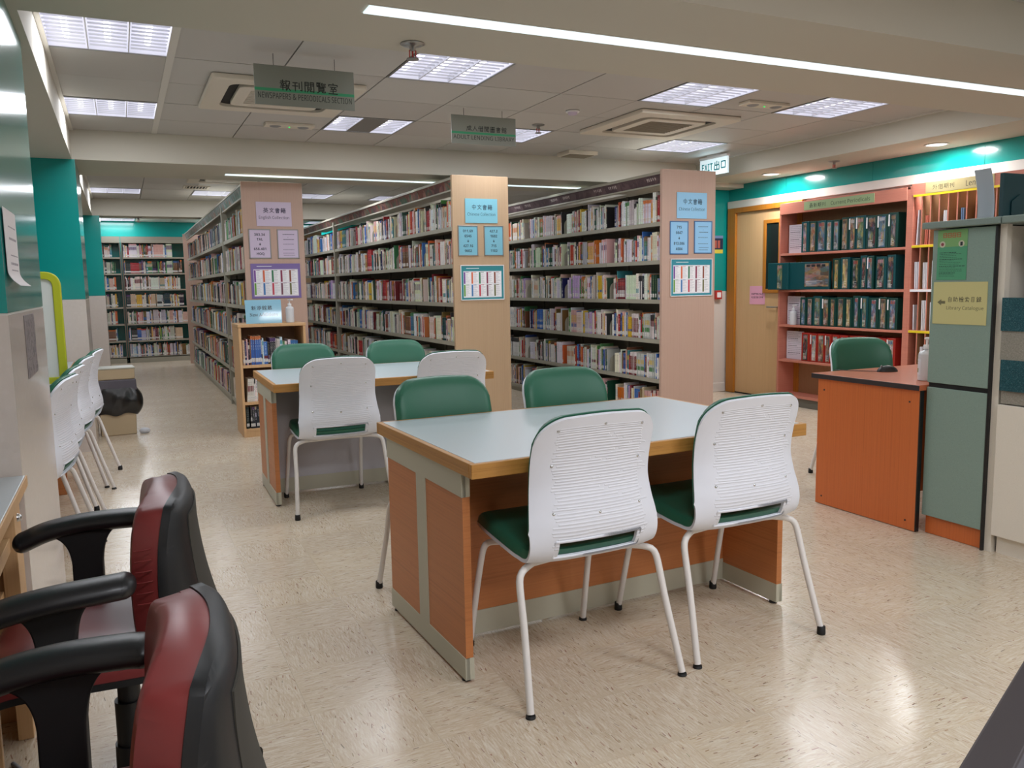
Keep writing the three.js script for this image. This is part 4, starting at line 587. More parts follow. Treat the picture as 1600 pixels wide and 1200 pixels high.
// ---------------------------------------------------------------- book spines: one atlas of 128 designs
const ATC = 32, ATR = 4, designs = [];
const bookMat = (() => {
  const CW = 64, CHh = 256, [c, x] = canvas(ATC * CW, ATR * CHh), R = rng(2024);
  const pal = [ // name, rgb, weight in: Chinese, English
    ['cream', [222, 216, 200], 25, 6], ['white', [228, 227, 226], 34, 11], ['pale grey', [196, 196, 195], 12, 7], ['beige', [206, 190, 160], 8, 4], ['pale blue', [186, 204, 218], 4, 7], ['lilac', [190, 180, 204], 4, 4], ['pink', [222, 170, 170], 3, 2], ['red', [176, 40, 36], 6, 7], ['maroon', [110, 34, 40], 3, 4], ['orange', [206, 110, 50], 4, 4], ['yellow', [222, 186, 60], 6, 6], ['green', [70, 128, 72], 3, 5], ['dark green', [36, 70, 56], 2, 4], ['teal', [44, 134, 146], 3, 6], ['blue', [56, 104, 172], 6, 12], ['navy', [34, 44, 84], 3, 9], ['purple', [86, 58, 110], 2, 4], ['brown', [120, 84, 56], 3, 4], ['dark grey', [70, 70, 74], 5, 7], ['black', [34, 34, 38], 4, 12],
  ];
  const bag = k => { const a = []; pal.forEach(p => { for (let i = 0; i < p[k]; i++) a.push(p); }); return a; }, bags = [bag(2), bag(3)];
  for (let r = 0; r < ATR; r++) for (let k = 0; k < ATC; k++) {
    const eng = r === 3 ? 1 : 0, p = bags[eng][(R() * bags[eng].length) | 0], j = () => (R() - 0.5) * 26, b = p[1].map(v => Math.max(0, Math.min(255, v + j()))), X = k * CW, Y = r * CHh, lum = b[0] * 0.3 + b[1] * 0.6 + b[2] * 0.1;
    x.fillStyle = css(...b); x.fillRect(X, Y, CW, CHh);
    const ink = lum > 130 ? [[60, 56, 60], [140, 40, 36], [40, 60, 110], [30, 30, 30]][(R() * 4) | 0] : [[230, 226, 214], [226, 200, 110], [240, 240, 240]][(R() * 3) | 0];
    if (R() < 0.4) { const q = pal[(R() * pal.length) | 0][1]; x.fillStyle = css(...q, 0.9); const top = R() < 0.5; x.fillRect(X, Y + (top ? 0 : 120 + R() * 40), CW, 18 + R() * 50); }
    if (R() < 0.3) { const q = pal[(R() * pal.length) | 0][1]; x.fillStyle = css(...q, 0.8); x.fillRect(X + 8, Y + 20 + R() * 60, CW - 16, 30 + R() * 50); }
    // title: strokes running down the spine
    x.fillStyle = css(...ink, 0.85); const tw = 16 + R() * 16, tx = X + CW / 2 - tw / 2; let y = Y + 22 + R() * 16; const end = Y + 120 + R() * 50;
    while (y < end) { const h = 9 + R() * 9; for (let s = 0; s < 4; s++) { if (R() < 0.5) x.fillRect(tx + R() * tw * 0.3, y + R() * h, tw * (0.4 + R() * 0.4), 2.2); else x.fillRect(tx + R() * tw, y, 2.4, h * (0.5 + R() * 0.5)); } y += h + 4; }
    if (R() < 0.85) { x.fillStyle = css(236, 234, 230, 0.95); const ly = Y + 192 + R() * 8; x.fillRect(X, ly, CW, 36); x.fillStyle = css(80, 80, 84, 0.8); for (let s = 0; s < 3; s++) x.fillRect(X + 14, ly + 7 + s * 10, 36 * (0.5 + R() * 0.5), 3.4); }
    designs.push({ name: p[0], eng });
  }
  return std(0xffffff, 0.48, { map: texOf(c) });
})();
const bookGeo = designs.map((d, k) => {
  const g = new THREE.BoxGeometry(1, 1, 1); g.translate(0.5, 0.5, 0); const uv = g.attributes.uv, n = g.attributes.normal, cx = k % ATC, cy = Math.floor(k / ATC), W = 1 / ATC, H = 1 / ATR;
  for (let i = 0; i < uv.count; i++) { const U = uv.getX(i), V = uv.getY(i); if (n.getX(i) < -0.5) uv.setXY(i, (cx + 0.04 + U * 0.92) * W, 1 - (cy + 1 - 0.01 - V * 0.98) * H - 0); else if (Math.abs(n.getZ(i)) > 0.5) uv.setXY(i, (cx + 0.06) * W, 1 - (cy + 0.06 + 0.001 * V) * H); else uv.setXY(i, W * 0.5 + 0 * U, 1 - 0.03 * H); }
  return g;
});
// page edges on top use a pale design
{ let pale = designs.findIndex(d => d.name === 'cream'); const px = ((pale % ATC) + 0.04) / ATC, py = 1 - (Math.floor(pale / ATC) + 0.5) / ATR; bookGeo.forEach(g => { const uv = g.attributes.uv, n = g.attributes.normal; for (let i = 0; i < uv.count; i++) if (Math.abs(n.getY(i)) > 0.5 || n.getX(i) > 0.5) uv.setXY(i, px, py); }); }
const ROWNAME = ['top', 'second', 'third', 'fourth', 'fifth', 'bottom'];
const allBooks = [];
// fill a run of shelf: start point, direction along the shelf, outward direction is handled by turn
function fillShelf(seed, eng, from, to, at, turn, maxH, info, full = 0.93, depth = 0.17) {
  const R = rng(seed), dir = to > from ? 1 : -1, run = Math.abs(to - from); let p = info.tilt ? 0.02 : 0.006; const stop = run * (full - R() * 0.08);
  const pool = info.only ? designs.map((d, k) => k).filter(k => info.only.includes(designs[k].name)) : null; let setLeft = 0, setD = 0, setH = 0, setT = 0;
  while (p < stop) {
    if (setLeft <= 0) { setD = eng ? (R() < 0.75 ? 96 + ((R() * 32) | 0) : (R() * 96) | 0) : (R() * 96) | 0; if (pool) setD = pool[(R() * pool.length) | 0]; setH = Math.min(maxH, 0.185 + R() * 0.05 + (R() < 0.12 ? 0.03 : 0)); setT = 0.009 + R() * R() * 0.024; setLeft = R() < 0.13 ? 3 + (R() * 6) | 0 : 1; }
    setLeft--; const th = setT * (0.92 + R() * 0.16), h = setH * (0.985 + R() * 0.03), pos = p + th / 2; p += th + 0.0007 + (R() < 0.03 ? 0.012 : 0);
    if (p > stop) break;
    allBooks.push({ ...info, s: dir * pos, from, at, turn, th: th * 0.98, h: Math.min(h, maxH), d: depth * (0.8 + R() * 0.25), design: setD, inset: R() * 0.014, lean: info.tilt || 0 });
  }
  return p;
}
function placeBook(b) { // position of a book's local origin: centre of its spine's foot
  const m = new THREE.Matrix4(), q = new THREE.Quaternion().setFromEuler(new THREE.Euler(b.lean, b.turn, 0, 'YXZ')), s = new THREE.Vector3(b.d, b.h, b.th);
  const pos = new THREE.Vector3(); const ins = b.inset;
  if (b.axis === 'z') pos.set(b.at[0] + (b.turn === 0 ? ins : -ins), b.at[1], b.from + b.s); else pos.set(b.from + b.s, b.at[1], b.at[2] - ins);
  return { pos, q, s, m: m.compose(pos, q, s) };
}
// ---------------------------------------------------------------- long double-sided bookcases
const SHELF_Y = [1.795, 1.465, 1.122, 0.77, 0.418, 0.085];
function canopyTex(seed, base, alt, print) {
  const [c, x] = canvas(1024, 128), R = rng(seed); x.fillStyle = css(...base); x.fillRect(0, 0, 1024, 128);
  for (let i = 0; i < 60; i++) { const a = alt[(R() * alt.length) | 0]; x.fillStyle = css(...a, 0.35 + R() * 0.4); const p = R() * 1024, w = 30 + R() * 160; x.beginPath(); x.moveTo(p, 128); x.lineTo(p + w * 0.5, R() * 80); x.lineTo(p + w, 128 * R()); x.lineTo(p + w * 0.8, 128); x.fill(); }
  if (print) { x.fillStyle = 'rgba(226,214,208,0.85)'; for (let k = 0; k < 2; k++) for (let i = 0; i < 5; i++) { const px = 60 + k * 720 + i * 34; for (let s = 0; s < 4; s++) { x.fillRect(px + R() * 8, 36 + R() * 44, 10 + R() * 12, 4); x.fillRect(px + R() * 20, 36, 4, 20 + R() * 30); } } }
  return texOf(c);
}
function bookcase(o) {
  const { xL, xR, zF, zB, eng } = o, t = thing('bookcase', o.label, 'bookcase', [0, 0, 0]), top = 2.235, th = 0.034;
  part('end_panel', rbx(xL, 0.003, zF - th, xR, top, zF, 0.004), o.panel, t, o.panelLabel); part('end_panel', rbx(xL, 0.003, zB, xR, top, zB + th, 0.004), o.panel, t);
  const bay = 0.9, n = Math.floor((zF - th - zB - th) / bay), xm = (xL + xR) / 2, fl = xL + 0.03, fr = xR - 0.03, dep = xm - fl - 0.015;
  for (let b = 0; b <= n; b++) { const z = zF - th - 0.012 - b * bay; if (z < zB) break; part('upright', [bx(xm - 0.02, 0, z - 0.02, xm + 0.02, 2.1, z + 0.02)], M.metalDark, t); if (b < n) part('centre_back', bx(xm - 0.004, 0.07, z - bay + 0.02, xm + 0.004, 2.1, z - 0.02), M.backDark, t); if (b === o.postBay) part('face_post', [bx(fl - 0.012, 0, z - 0.02, fl + 0.05, 2.16, z + 0.02)], M.metalShelf, t, 'beige upright between shelf bays'); }
  const shelfG = bx(0, -0.022, -bay / 2 + 0.002, dep, 0, bay / 2 - 0.002), lipG = bx(-0.004, -0.034, -bay / 2 + 0.002, 0.003, 0.002, bay / 2 - 0.002), shelfGeo = flat([shelfG, lipG]); const shelfGeoR = shelfGeo.clone().rotateY(Math.PI);
  const canG = (() => { const s = new THREE.Shape(); s.moveTo(-0.012, 0.075); s.lineTo(0.02, 0.0); s.lineTo(0.026, 0.0); s.lineTo(0.0, 0.08); s.lineTo(-0.012, 0.075); const g = new THREE.ExtrudeGeometry(s, { depth: bay - 0.006, bevelEnabled: false }); g.translate(0, 0, -bay / 2 + 0.003); const uv = g.attributes.uv, p = g.attributes.position; for (let i = 0; i < uv.count; i++) uv.setXY(i, (p.getZ(i) + bay / 2) / bay, p.getY(i) / 0.08); return g; })();
  for (let b = 0; b < n; b++) {
    const z = zF - th - 0.012 - bay * (b + 0.5);
    SHELF_Y.forEach((y, r) => {
      const s = part('shelf', shelfGeo, M.metalShelf, t); s.position.set(fl, y, z);
      const maxH = (r ? SHELF_Y[r - 1] : 2.14) - y - 0.045;
      if (o.books) fillShelf(o.seed + b * 97 + r * 13, eng, z + bay / 2 - 0.012, z - bay / 2 + 0.012, [fl + 0.006, y + 0.002, 0], 0, maxH, { axis: 'z', stack: o.name, row: r, bay: b }, o.full?.[r] ?? 0.955);
      if (o.rightBooks && b < o.rightBays) { const q = part('shelf', shelfGeoR, M.metalShelf, t); q.position.set(fr, y, z); fillShelf(o.seed + 5000 + b * 97 + r * 13, eng, z + bay / 2 - 0.012, z - bay / 2 + 0.012, [fr - 0.006, y + 0.002, 0], Math.PI, maxH, { axis: 'z', stack: o.name, row: r, bay: b, back: true }, 0.9); }
      if (o.bookend && b < 5) { const R = rng(o.seed + b * 7 + r); if (R() < 0.55) { const k = thing('bookend', 'grey metal bookend on the ' + ROWNAME[r] + ' shelf of ' + o.short, 'bookend', [fl + 0.02, y + 0.001, z - bay / 2 + 0.022], 0, 'bookends on ' + o.short); const sh = new THREE.Shape(); sh.moveTo(0, 0); sh.lineTo(0.13, 0); sh.lineTo(0.13, 0.16); sh.lineTo(0.06, 0.16); sh.quadraticCurveTo(0.0, 0.15, 0, 0.08); const g = new THREE.ExtrudeGeometry(sh, { depth: 0.0018, bevelEnabled: false }); part('plate', g, M.metalShelf, k); part('foot', bx(0, 0, 0, 0.13, 0.0015, 0.03), M.metalShelf, k); } }
    });
    const c = part('canopy_panel', canG, o.canopy[b % o.canopy.length], t, 'printed canopy strip along the top'); c.position.set(fl - 0.012, 2.12, z);
  }
  const zE = zF - th - 0.012 - bay * n;
  part('top_cover', rbx(fl - 0.02, 2.2, zE, fr + 0.02, 2.222, zF - th, 0.003), M.metalShelf, t); part('canopy_rail', [bx(fl + 0.0, 2.106, zE, fl + 0.02, 2.12, zF - th), bx(fl - 0.03, 2.196, zE, fl - 0.005, 2.214, zF - th)], M.metalShelf, t);
  part('kick_plate', [bx(fl + 0.012, 0, zE, fl + 0.02, 0.06, zF - th), bx(fr - 0.02, 0, zE, fr - 0.012, 0.06, zF - th)], M.metalShelf, t);
  return t;
}
const canB = [1, 2, 3].map(k => std(0xffffff, 0.45, { map: canopyTex(60 + k, [112, 66, 56], [[150, 96, 80], [90, 60, 70], [170, 130, 120], [60, 110, 90]], false) })), canC = [1, 2].map(k => std(0xffffff, 0.45, { map: canopyTex(70 + k, [92, 74, 78], [[110, 90, 92], [80, 62, 68]], true) })), canA = [1, 2, 3].map(k => std(0xffffff, 0.4, { map: canopyTex(80 + k, [150, 158, 160], [[110, 130, 130], [190, 196, 200], [170, 110, 90], [80, 120, 110]], false) }));
bookcase({ name: 'A', xL: 1.035, xR: 1.575, zF: -7.83, zB: -15.45, eng: 1, seed: 1100, books: true, panel: M.endPanelPink, panelLabel: 'pinkish wood end panel', canopy: canA, postBay: 2, label: 'long English collection bookcase with lilac signs on its end panel', short: 'the English bookcase', bookend: true });
bookcase({ name: 'B', xL: 2.67, xR: 3.21, zF: -6.85, zB: -14.5, eng: 0, seed: 2200, books: true, panel: M.endPanel, panelLabel: 'tan wood end panel', canopy: canB, postBay: 5, label: 'long Chinese collection bookcase with tan end panel and turquoise notices', short: 'the tan-ended Chinese bookcase', bookend: true });
bookcase({ name: 'C', xL: 4.24, xR: 4.81, zF: -5.95, zB: -13.6, eng: 0, seed: 3300, books: true, panel: M.endPanelPink, panelLabel: 'pinkish wood end panel', canopy: canC, postBay: 9, full: [0.95, 0.955, 0.945, 0.955, 0.955, 0.9], label: 'long Chinese collection bookcase with pinkish end panel near the door', short: 'the pink-ended Chinese bookcase', bookend: true });

// ---------------------------------------------------------------- far wall bookcases
{
  const ys = [1.869, 1.586, 1.302, 0.994, 0.697, 0.398, 0.11], z = -16.2;
  [[-1.62, -0.82], [-0.81, 0.055], [0.065, 1.19], [1.2, 2.3]].forEach(([x0, x1], k) => {
    const t = thing('wall_bookcase', ['far-wall bookcase in the corner hidden by the columns', 'half-filled far-wall bookcase right beside the far teal column', 'wide far-wall bookcase at the end of the open aisle', 'empty far-wall bookcase behind the English bookcase'][k], 'bookcase', [0, 0, 0], 0, 'bookcases against the far wall');
    for (const xx of [x0, x1 - 0.02]) part('side_upright', bx(xx, 0, z - 0.32, xx + 0.02, 2.23, z), M.metalDark, t);
    part('top_panel', bx(x0, 2.12, z - 0.32, x1, 2.23, z + 0.004), M.metalShelf, t); part('back', bx(x0, 0, z - 0.33, x1, 2.2, z - 0.32), M.teal, t); part('base', bx(x0, 0.0, z - 0.3, x1, 0.1, z - 0.0), M.metalShelf, t);
    ys.forEach((y, r) => { const s = part('shelf', bx(x0 + 0.02, y - 0.025, z - 0.31, x1 - 0.02, y, z), M.metalShelf, t); if (k < 3) fillShelf(7000 + k * 50 + r, r % 2, x0 + 0.025, x1 - 0.03, [0, y, z - 0.03], Math.PI / 2, 0.24, { axis: 'x', stack: 'W', row: r, bay: k }, k === 1 ? 0.95 : [0.8, 0.93, 0.93, 0.9, 0.97, 0.9, 0.97][r]); });
  });
}
// ---------------------------------------------------------------- low shelf of new additions
{
  const x0 = 0.89, x1 = 1.458, zf = -7.37, zb = -7.8, t = thing('low_bookshelf', 'low beech bookshelf for new additions before the English bookcase', 'bookshelf', [0, 0, 0]);
  part('side', rbx(x0, 0, zb, x0 + 0.022, 0.952, zf, 0.003), M.beech, t); part('side', rbx(x1 - 0.022, 0, zb, x1, 0.952, zf, 0.003), M.beech, t); part('top', rbx(x0 - 0.004, 0.952, zb, x1 + 0.004, 0.978, zf + 0.004, 0.003), M.beech, t); part('back', bx(x0 + 0.02, 0, zb, x1 - 0.02, 0.952, zb + 0.012), M.insideWood, t);
  const ys = [0.625, 0.305, 0.07]; ys.forEach(y => part('shelf', rbx(x0 + 0.022, y - 0.024, zb + 0.012, x1 - 0.022, y, zf - 0.004, 0.002), M.beech, t)); part('plinth', bx(x0 + 0.022, 0, zf - 0.02, x1 - 0.022, 0.05, zf - 0.004), M.beech, t);
  ys.forEach((y, r) => fillShelf([901, 914, 927][r], r === 2 ? 0 : 1, x0 + 0.026, x1 - 0.03, [0, y + 0.001, zf - 0.03], Math.PI / 2, [0.26, 0.2, 0.19][r], { axis: 'x', stack: 'L', row: r, bay: 0, only: r === 2 ? ['black', 'dark grey'] : r === 1 ? ['orange', 'red', 'brown', 'beige', 'cream', 'white'] : null, tilt: r === 1 ? 0.07 : 0 }, [0.97, 0.9, 0.6][r], 0.2));
  const [c, q] = canvas(640, 440); q.fillStyle = '#86bfd8'; q.fillRect(0, 0, 640, 440); han(q, '新添館藏', 290, 110, 84, '#233746', 0.1, 0.12); words(q, 'New Additions', 320, 280, 82, '#22323c', 'serif', true, 500);
  const sg = thing('new_additions_sign', 'light blue New Additions sign leaning on the low bookshelf', 'sign', [1.122, 0.979, -7.47], 0); const m = part('card', sheet(0.305, 0.205, 0.003), phys(0xffffff, 0.25, { map: texOf(c), clearcoat: 0.8, clearcoatRoughness: 0.05 }), sg); m.position.y = 0.102; m.rotation.x = -0.12; part('stay', rbx(-0.12, 0.001, -0.08, 0.12, 0.004, 0.0, 0.001), M.paperBlue, sg);
  sanitizer(1.345, 0.979, -7.46, 1.05, 'hand sanitizer bottle on the low new additions bookshelf');
}
// ---------------------------------------------------------------- signs on the bookcase ends
function sign(name, w, h, x, y, z, draw, label, category, frame) {
  const k = 1600, [c, q] = canvas(Math.round(w * k), Math.round(h * k)); draw(q, c.width, c.height); const mat = std(0xffffff, 0.5, { map: texOf(c) });
  if (!frame) { const m = single(name, sheet(w, h, 0.003), mat, label, category); m.position.set(x, y, z + 0.002); return; }
  const t = thing(name, label, category, [x, y, z]); part('sheet', sheet(w - 0.012, h - 0.012, 0.003).translate(0, 0, 0.002), mat, t); part('frame', [rbx(-w / 2, h / 2 - 0.008, 0, w / 2, h / 2, 0.007, 0.002), rbx(-w / 2, -h / 2, 0, w / 2, -h / 2 + 0.008, 0.007, 0.002), rbx(-w / 2, -h / 2, 0, -w / 2 + 0.008, h / 2, 0.007, 0.002), rbx(w / 2 - 0.008, -h / 2, 0, w / 2, h / 2, 0.007, 0.002)], frame, t);
}
const title = (bg, ch, en, fg) => (q, W, H) => { q.fillStyle = bg; q.fillRect(0, 0, W, H); han(q, ch, W * 0.52, H * 0.24, W * 0.15, fg, 0.095, 0.1); words(q, en, W / 2, H * 0.64, W * 0.115, fg, 'sans-serif', false, W * 0.88); };
const range = (bg, lines, fg) => (q, W, H) => { q.fillStyle = bg; q.fillRect(0, 0, W, H); q.strokeStyle = '#3a4a58'; q.lineWidth = 4; q.strokeRect(3, 3, W - 6, H - 6); lines.forEach((l, i) => { const y = H * (0.17 + 0.17 * i); if (l === '|') { q.fillStyle = fg; q.fillRect(W / 2 - 5, y - 18, 10, 22); q.beginPath(); q.moveTo(W / 2 - 17, y); q.lineTo(W / 2 + 17, y); q.lineTo(W / 2, y + 22); q.fill(); } else words(q, l, W / 2, y, W * (lines.length > 5 ? 0.09 : 0.175), fg, 'sans-serif', true); }); };
const small = (bg, seed) => (q, W, H) => { q.fillStyle = bg; q.fillRect(0, 0, W, H); q.strokeStyle = '#4a4a58'; q.lineWidth = 3; q.strokeRect(3, 3, W - 6, H - 6); const R = rng(seed); [0.15, 0.25, 0.33, 0.5, 0.7, 0.82, 0.9].forEach((f, i) => { q.fillStyle = '#2c3444'; let p = W * (0.2 + R() * 0.06); while (p < W * 0.78) { const w = 6 + R() * 14; if (i === 1) { q.fillRect(W / 2 - 2, H * f, 4, 12); break; } q.fillRect(p, H * f, w, i < 3 ? 9 : 6); p += w + 4; } }); };
const chart = (bg, border) => (q, W, H) => { q.fillStyle = border; q.fillRect(0, 0, W, H); q.fillStyle = bg; q.fillRect(W * 0.05, H * 0.16, W * 0.9, H * 0.78); q.fillStyle = '#e8ecf0'; q.fillRect(W * 0.12, H * 0.07, W * 0.3, 9); const cols = ['#7a4a9a', '#d8683c', '#2f7a52', '#8a2a4a', '#8a4a34', '#6aa03c', '#3c7ab8', '#c83c50', '#7a4a5a', '#6a6a3a'], R = rng(4); for (let r = 0; r < 2; r++) for (let k = 0; k < 5; k++) { const X = W * (0.06 + k * 0.178), Y = H * (0.19 + r * 0.37); q.fillStyle = '#f4f4f8'; q.fillRect(X, Y, W * 0.165, H * 0.35); q.fillStyle = cols[r * 5 + k]; q.fillRect(X, Y, W * 0.036, H * 0.34); q.fillRect(X + W * 0.045, Y - 2, W * 0.07, 6); for (let i = 0; i < 11; i++) { q.fillStyle = 'rgba(120,120,140,0.6)'; q.fillRect(X + W * 0.045, Y + 12 + i * H * 0.029, W * (0.04 + R() * 0.07), 3); } } };
sign('collection_sign', 0.312, 0.217, 1.312, 1.95, -7.828, title('#cfc0d8', '英文書籍', 'English Collection', '#3c3450'), 'lilac English Collection sign on the bookcase end', 'sign');
sign('range_notice', 0.193, 0.265, 1.176, 1.683, -7.829, range('#cdbed6', ['303.34', 'TAL', '|', '658.401', 'HOQ'], '#2c2a3a'), 'lilac framed notice with book numbers 303.34 on the English bookcase', 'notice', M.steel);
sign('range_notice', 0.193, 0.265, 1.427, 1.683, -7.829, small('#cdbed6', 3), 'lilac framed notice with small print on the English bookcase', 'notice', M.steel);
sign('subject_chart', 0.442, 0.315, 1.303, 1.348, -7.828, chart('#dcd6e2', '#7d6aa6'), 'purple-bordered subject chart on the English bookcase end', 'chart');
sign('collection_sign', 0.31, 0.212, 2.943, 1.93, -6.848, title('#7fc0d2', '中文書籍', 'Chinese Collection', '#2a4654'), 'turquoise Chinese Collection sign on the tan bookcase end', 'sign');
sign('range_notice', 0.19, 0.266, 2.81, 1.669, -6.849, range('#78b8cc', ['011.69', '6546', '|', '427.16', '9602'], '#20323c'), 'turquoise framed notice on the tan bookcase end, nearer the open shelves', 'notice', M.steel);
sign('range_notice', 0.19, 0.266, 3.058, 1.67, -6.849, range('#78b8cc', ['427.2', '1602', '|', '715', '1102'], '#20323c'), 'turquoise framed notice on the tan bookcase end, nearer the pink-ended bookcase', 'notice', M.steel);
sign('subject_chart', 0.424, 0.312, 2.941, 1.3, -6.848, chart('#dfe4ec', '#2a8a94'), 'teal-bordered subject chart on the tan bookcase end', 'chart', M.white);
sign('collection_sign', 0.32, 0.222, 4.551, 1.933, -5.948, title('#97cdf0', '中文書籍', 'Chinese Collection', '#2f5068'), 'sky-blue Chinese Collection sign on the pinkish bookcase end', 'sign');
sign('range_notice', 0.195, 0.285, 4.417, 1.656, -5.949, range('#93c8ee', ['715', '6647', '|', '813.086', '4084'], '#22384a'), 'sky-blue framed notice with book numbers 715 on the pinkish bookcase end', 'notice', std(0x4a7ab0, 0.4));
sign('range_notice', 0.195, 0.282, 4.675, 1.662, -5.949, small('#93c8ee', 9), 'sky-blue framed notice with small print on the pinkish bookcase end', 'notice', std(0x4a7ab0, 0.4));
sign('subject_chart', 0.452, 0.328, 4.553, 1.313, -5.948, chart('#e2e6ee', '#2f8ea0'), 'teal-bordered subject chart on the pinkish bookcase end', 'chart', M.white);

// ---------------------------------------------------------------- put the books on the shelves
{
  const v = new THREE.Vector3(), shelfName = { A: 'the English bookcase', B: 'the tan-ended Chinese bookcase', C: 'the pink-ended Chinese bookcase', W: 'the far wall bookcases', L: 'the low new additions bookshelf' };
  for (const b of allBooks) {
    Object.assign(b, { tr: placeBook(b) }); v.copy(b.tr.pos).add(new THREE.Vector3(0, b.h / 2, 0)); const dist = v.distanceTo(camera.position), w = v.clone().project(camera);
    const cosA = b.axis === 'z' ? Math.abs(v.x) / Math.hypot(v.x, v.z) : Math.abs(v.z) / Math.hypot(v.x, v.z);
    b.key = (Math.abs(w.x) < 0.99 && !b.back) ? b.th * b.h * cosA / (dist * dist) : 0; if (b.stack === 'B' && b.row === 5 || b.stack === 'C' && b.row === 5 && v.z > -6.0) b.key *= 0.3; if (b.stack === 'L') b.key = 1;
  }
  allBooks.sort((a, b) => b.key - a.key);
  allBooks.slice(0, 300).forEach(b => {
    const m = new THREE.Mesh(bookGeo[b.design], bookMat); m.name = numbered('book'); m.castShadow = m.receiveShadow = true; m.position.copy(b.tr.pos); m.quaternion.copy(b.tr.q); m.scale.copy(b.tr.s); scene.add(m);
    const row = b.stack === 'L' ? ['top', 'middle', 'bottom'][b.row] : ROWNAME[b.row], size = b.th > 0.026 ? 'thick ' : b.th < 0.014 ? 'thin ' : '';
    tag(m, `${size}${designs[b.design].name} book on the ${row} shelf of ${shelfName[b.stack]}`, 'book', `${size}${designs[b.design].name} books, ${row} shelf of ${shelfName[b.stack]}`);
  });
  const rest = allBooks.slice(300).map(b => bookGeo[b.design].clone().applyMatrix4(b.tr.m)); const m = part('distant_books', rest, bookMat, scene); tag(m, 'many more books filling the deeper parts of the bookcases', 'books', null, 'stuff');
  console.log('books', allBooks.length);
}
// ---------------------------------------------------------------- current periodicals unit
const coverNames = [];
const coverMat = (() => {
  const N = 8, [c, x] = canvas(N * 128, 4 * 256), R = rng(555), pal = [[70, 106, 146], [160, 66, 62], [196, 182, 124], [92, 118, 84], [44, 44, 50], [190, 190, 194], [144, 112, 84], [124, 150, 172], [176, 130, 142], [200, 162, 82], [40, 52, 50]];
  for (let r = 0; r < 4; r++) for (let k = 0; k < N; k++) { const X = k * 128, Y = r * 256, bi = (R() * pal.length) | 0, b = pal[bi]; coverNames.push(['blue', 'red', 'sand-coloured', 'green', 'black', 'light grey', 'brown', 'pale blue', 'pink', 'ochre', 'dark'][bi]); x.save(); x.beginPath(); x.rect(X, Y, 128, 256); x.clip(); x.fillStyle = css(...b); x.fillRect(X, Y, 128, 256); for (let i = 0; i < 120; i++) { const p = pal[(R() * pal.length) | 0], s = 4 + R() * R() * 46; x.fillStyle = css(...p, 0.15 + R() * 0.35); x.beginPath(); const ox = X + R() * 128, oy = Y + R() * 256; for (let k2 = 0; k2 < 6; k2++) x.lineTo(ox + Math.cos(k2 * 1.05) * s * (0.4 + R()), oy + Math.sin(k2 * 1.05) * s * (0.5 + R())); x.fill(); } const p = pal[(R() * pal.length) | 0]; x.fillStyle = css(...p); for (let i = 0; i < 4; i++) x.fillRect(X + 12 + i * 26, Y + 14, 18, 26); x.fillStyle = 'rgba(240,240,240,0.7)'; for (let i = 0; i < 5; i++) x.fillRect(X + 10, Y + 190 + i * 11, 30 + R() * 70, 4); x.restore(); }
  return std(0xffffff, 0.3, { map: texOf(c) });
})();
const coverGeo = Array.from({ length: 32 }, (_, k) => { const g = new THREE.BoxGeometry(0.003, 1, 1); g.translate(0, 0.5, 0); const uv = g.attributes.uv, n = g.attributes.normal; for (let i = 0; i < uv.count; i++) { const u = n.getX(i) < -0.5 ? uv.getX(i) : 0.1, v = n.getX(i) < -0.5 ? uv.getY(i) : 0.3; uv.setXY(i, (k % 8 + 0.03 + u * 0.94) / 8, 1 - (Math.floor(k / 8) + 0.98 - v * 0.96) / 4); } return g; });
const PX = 6.1;
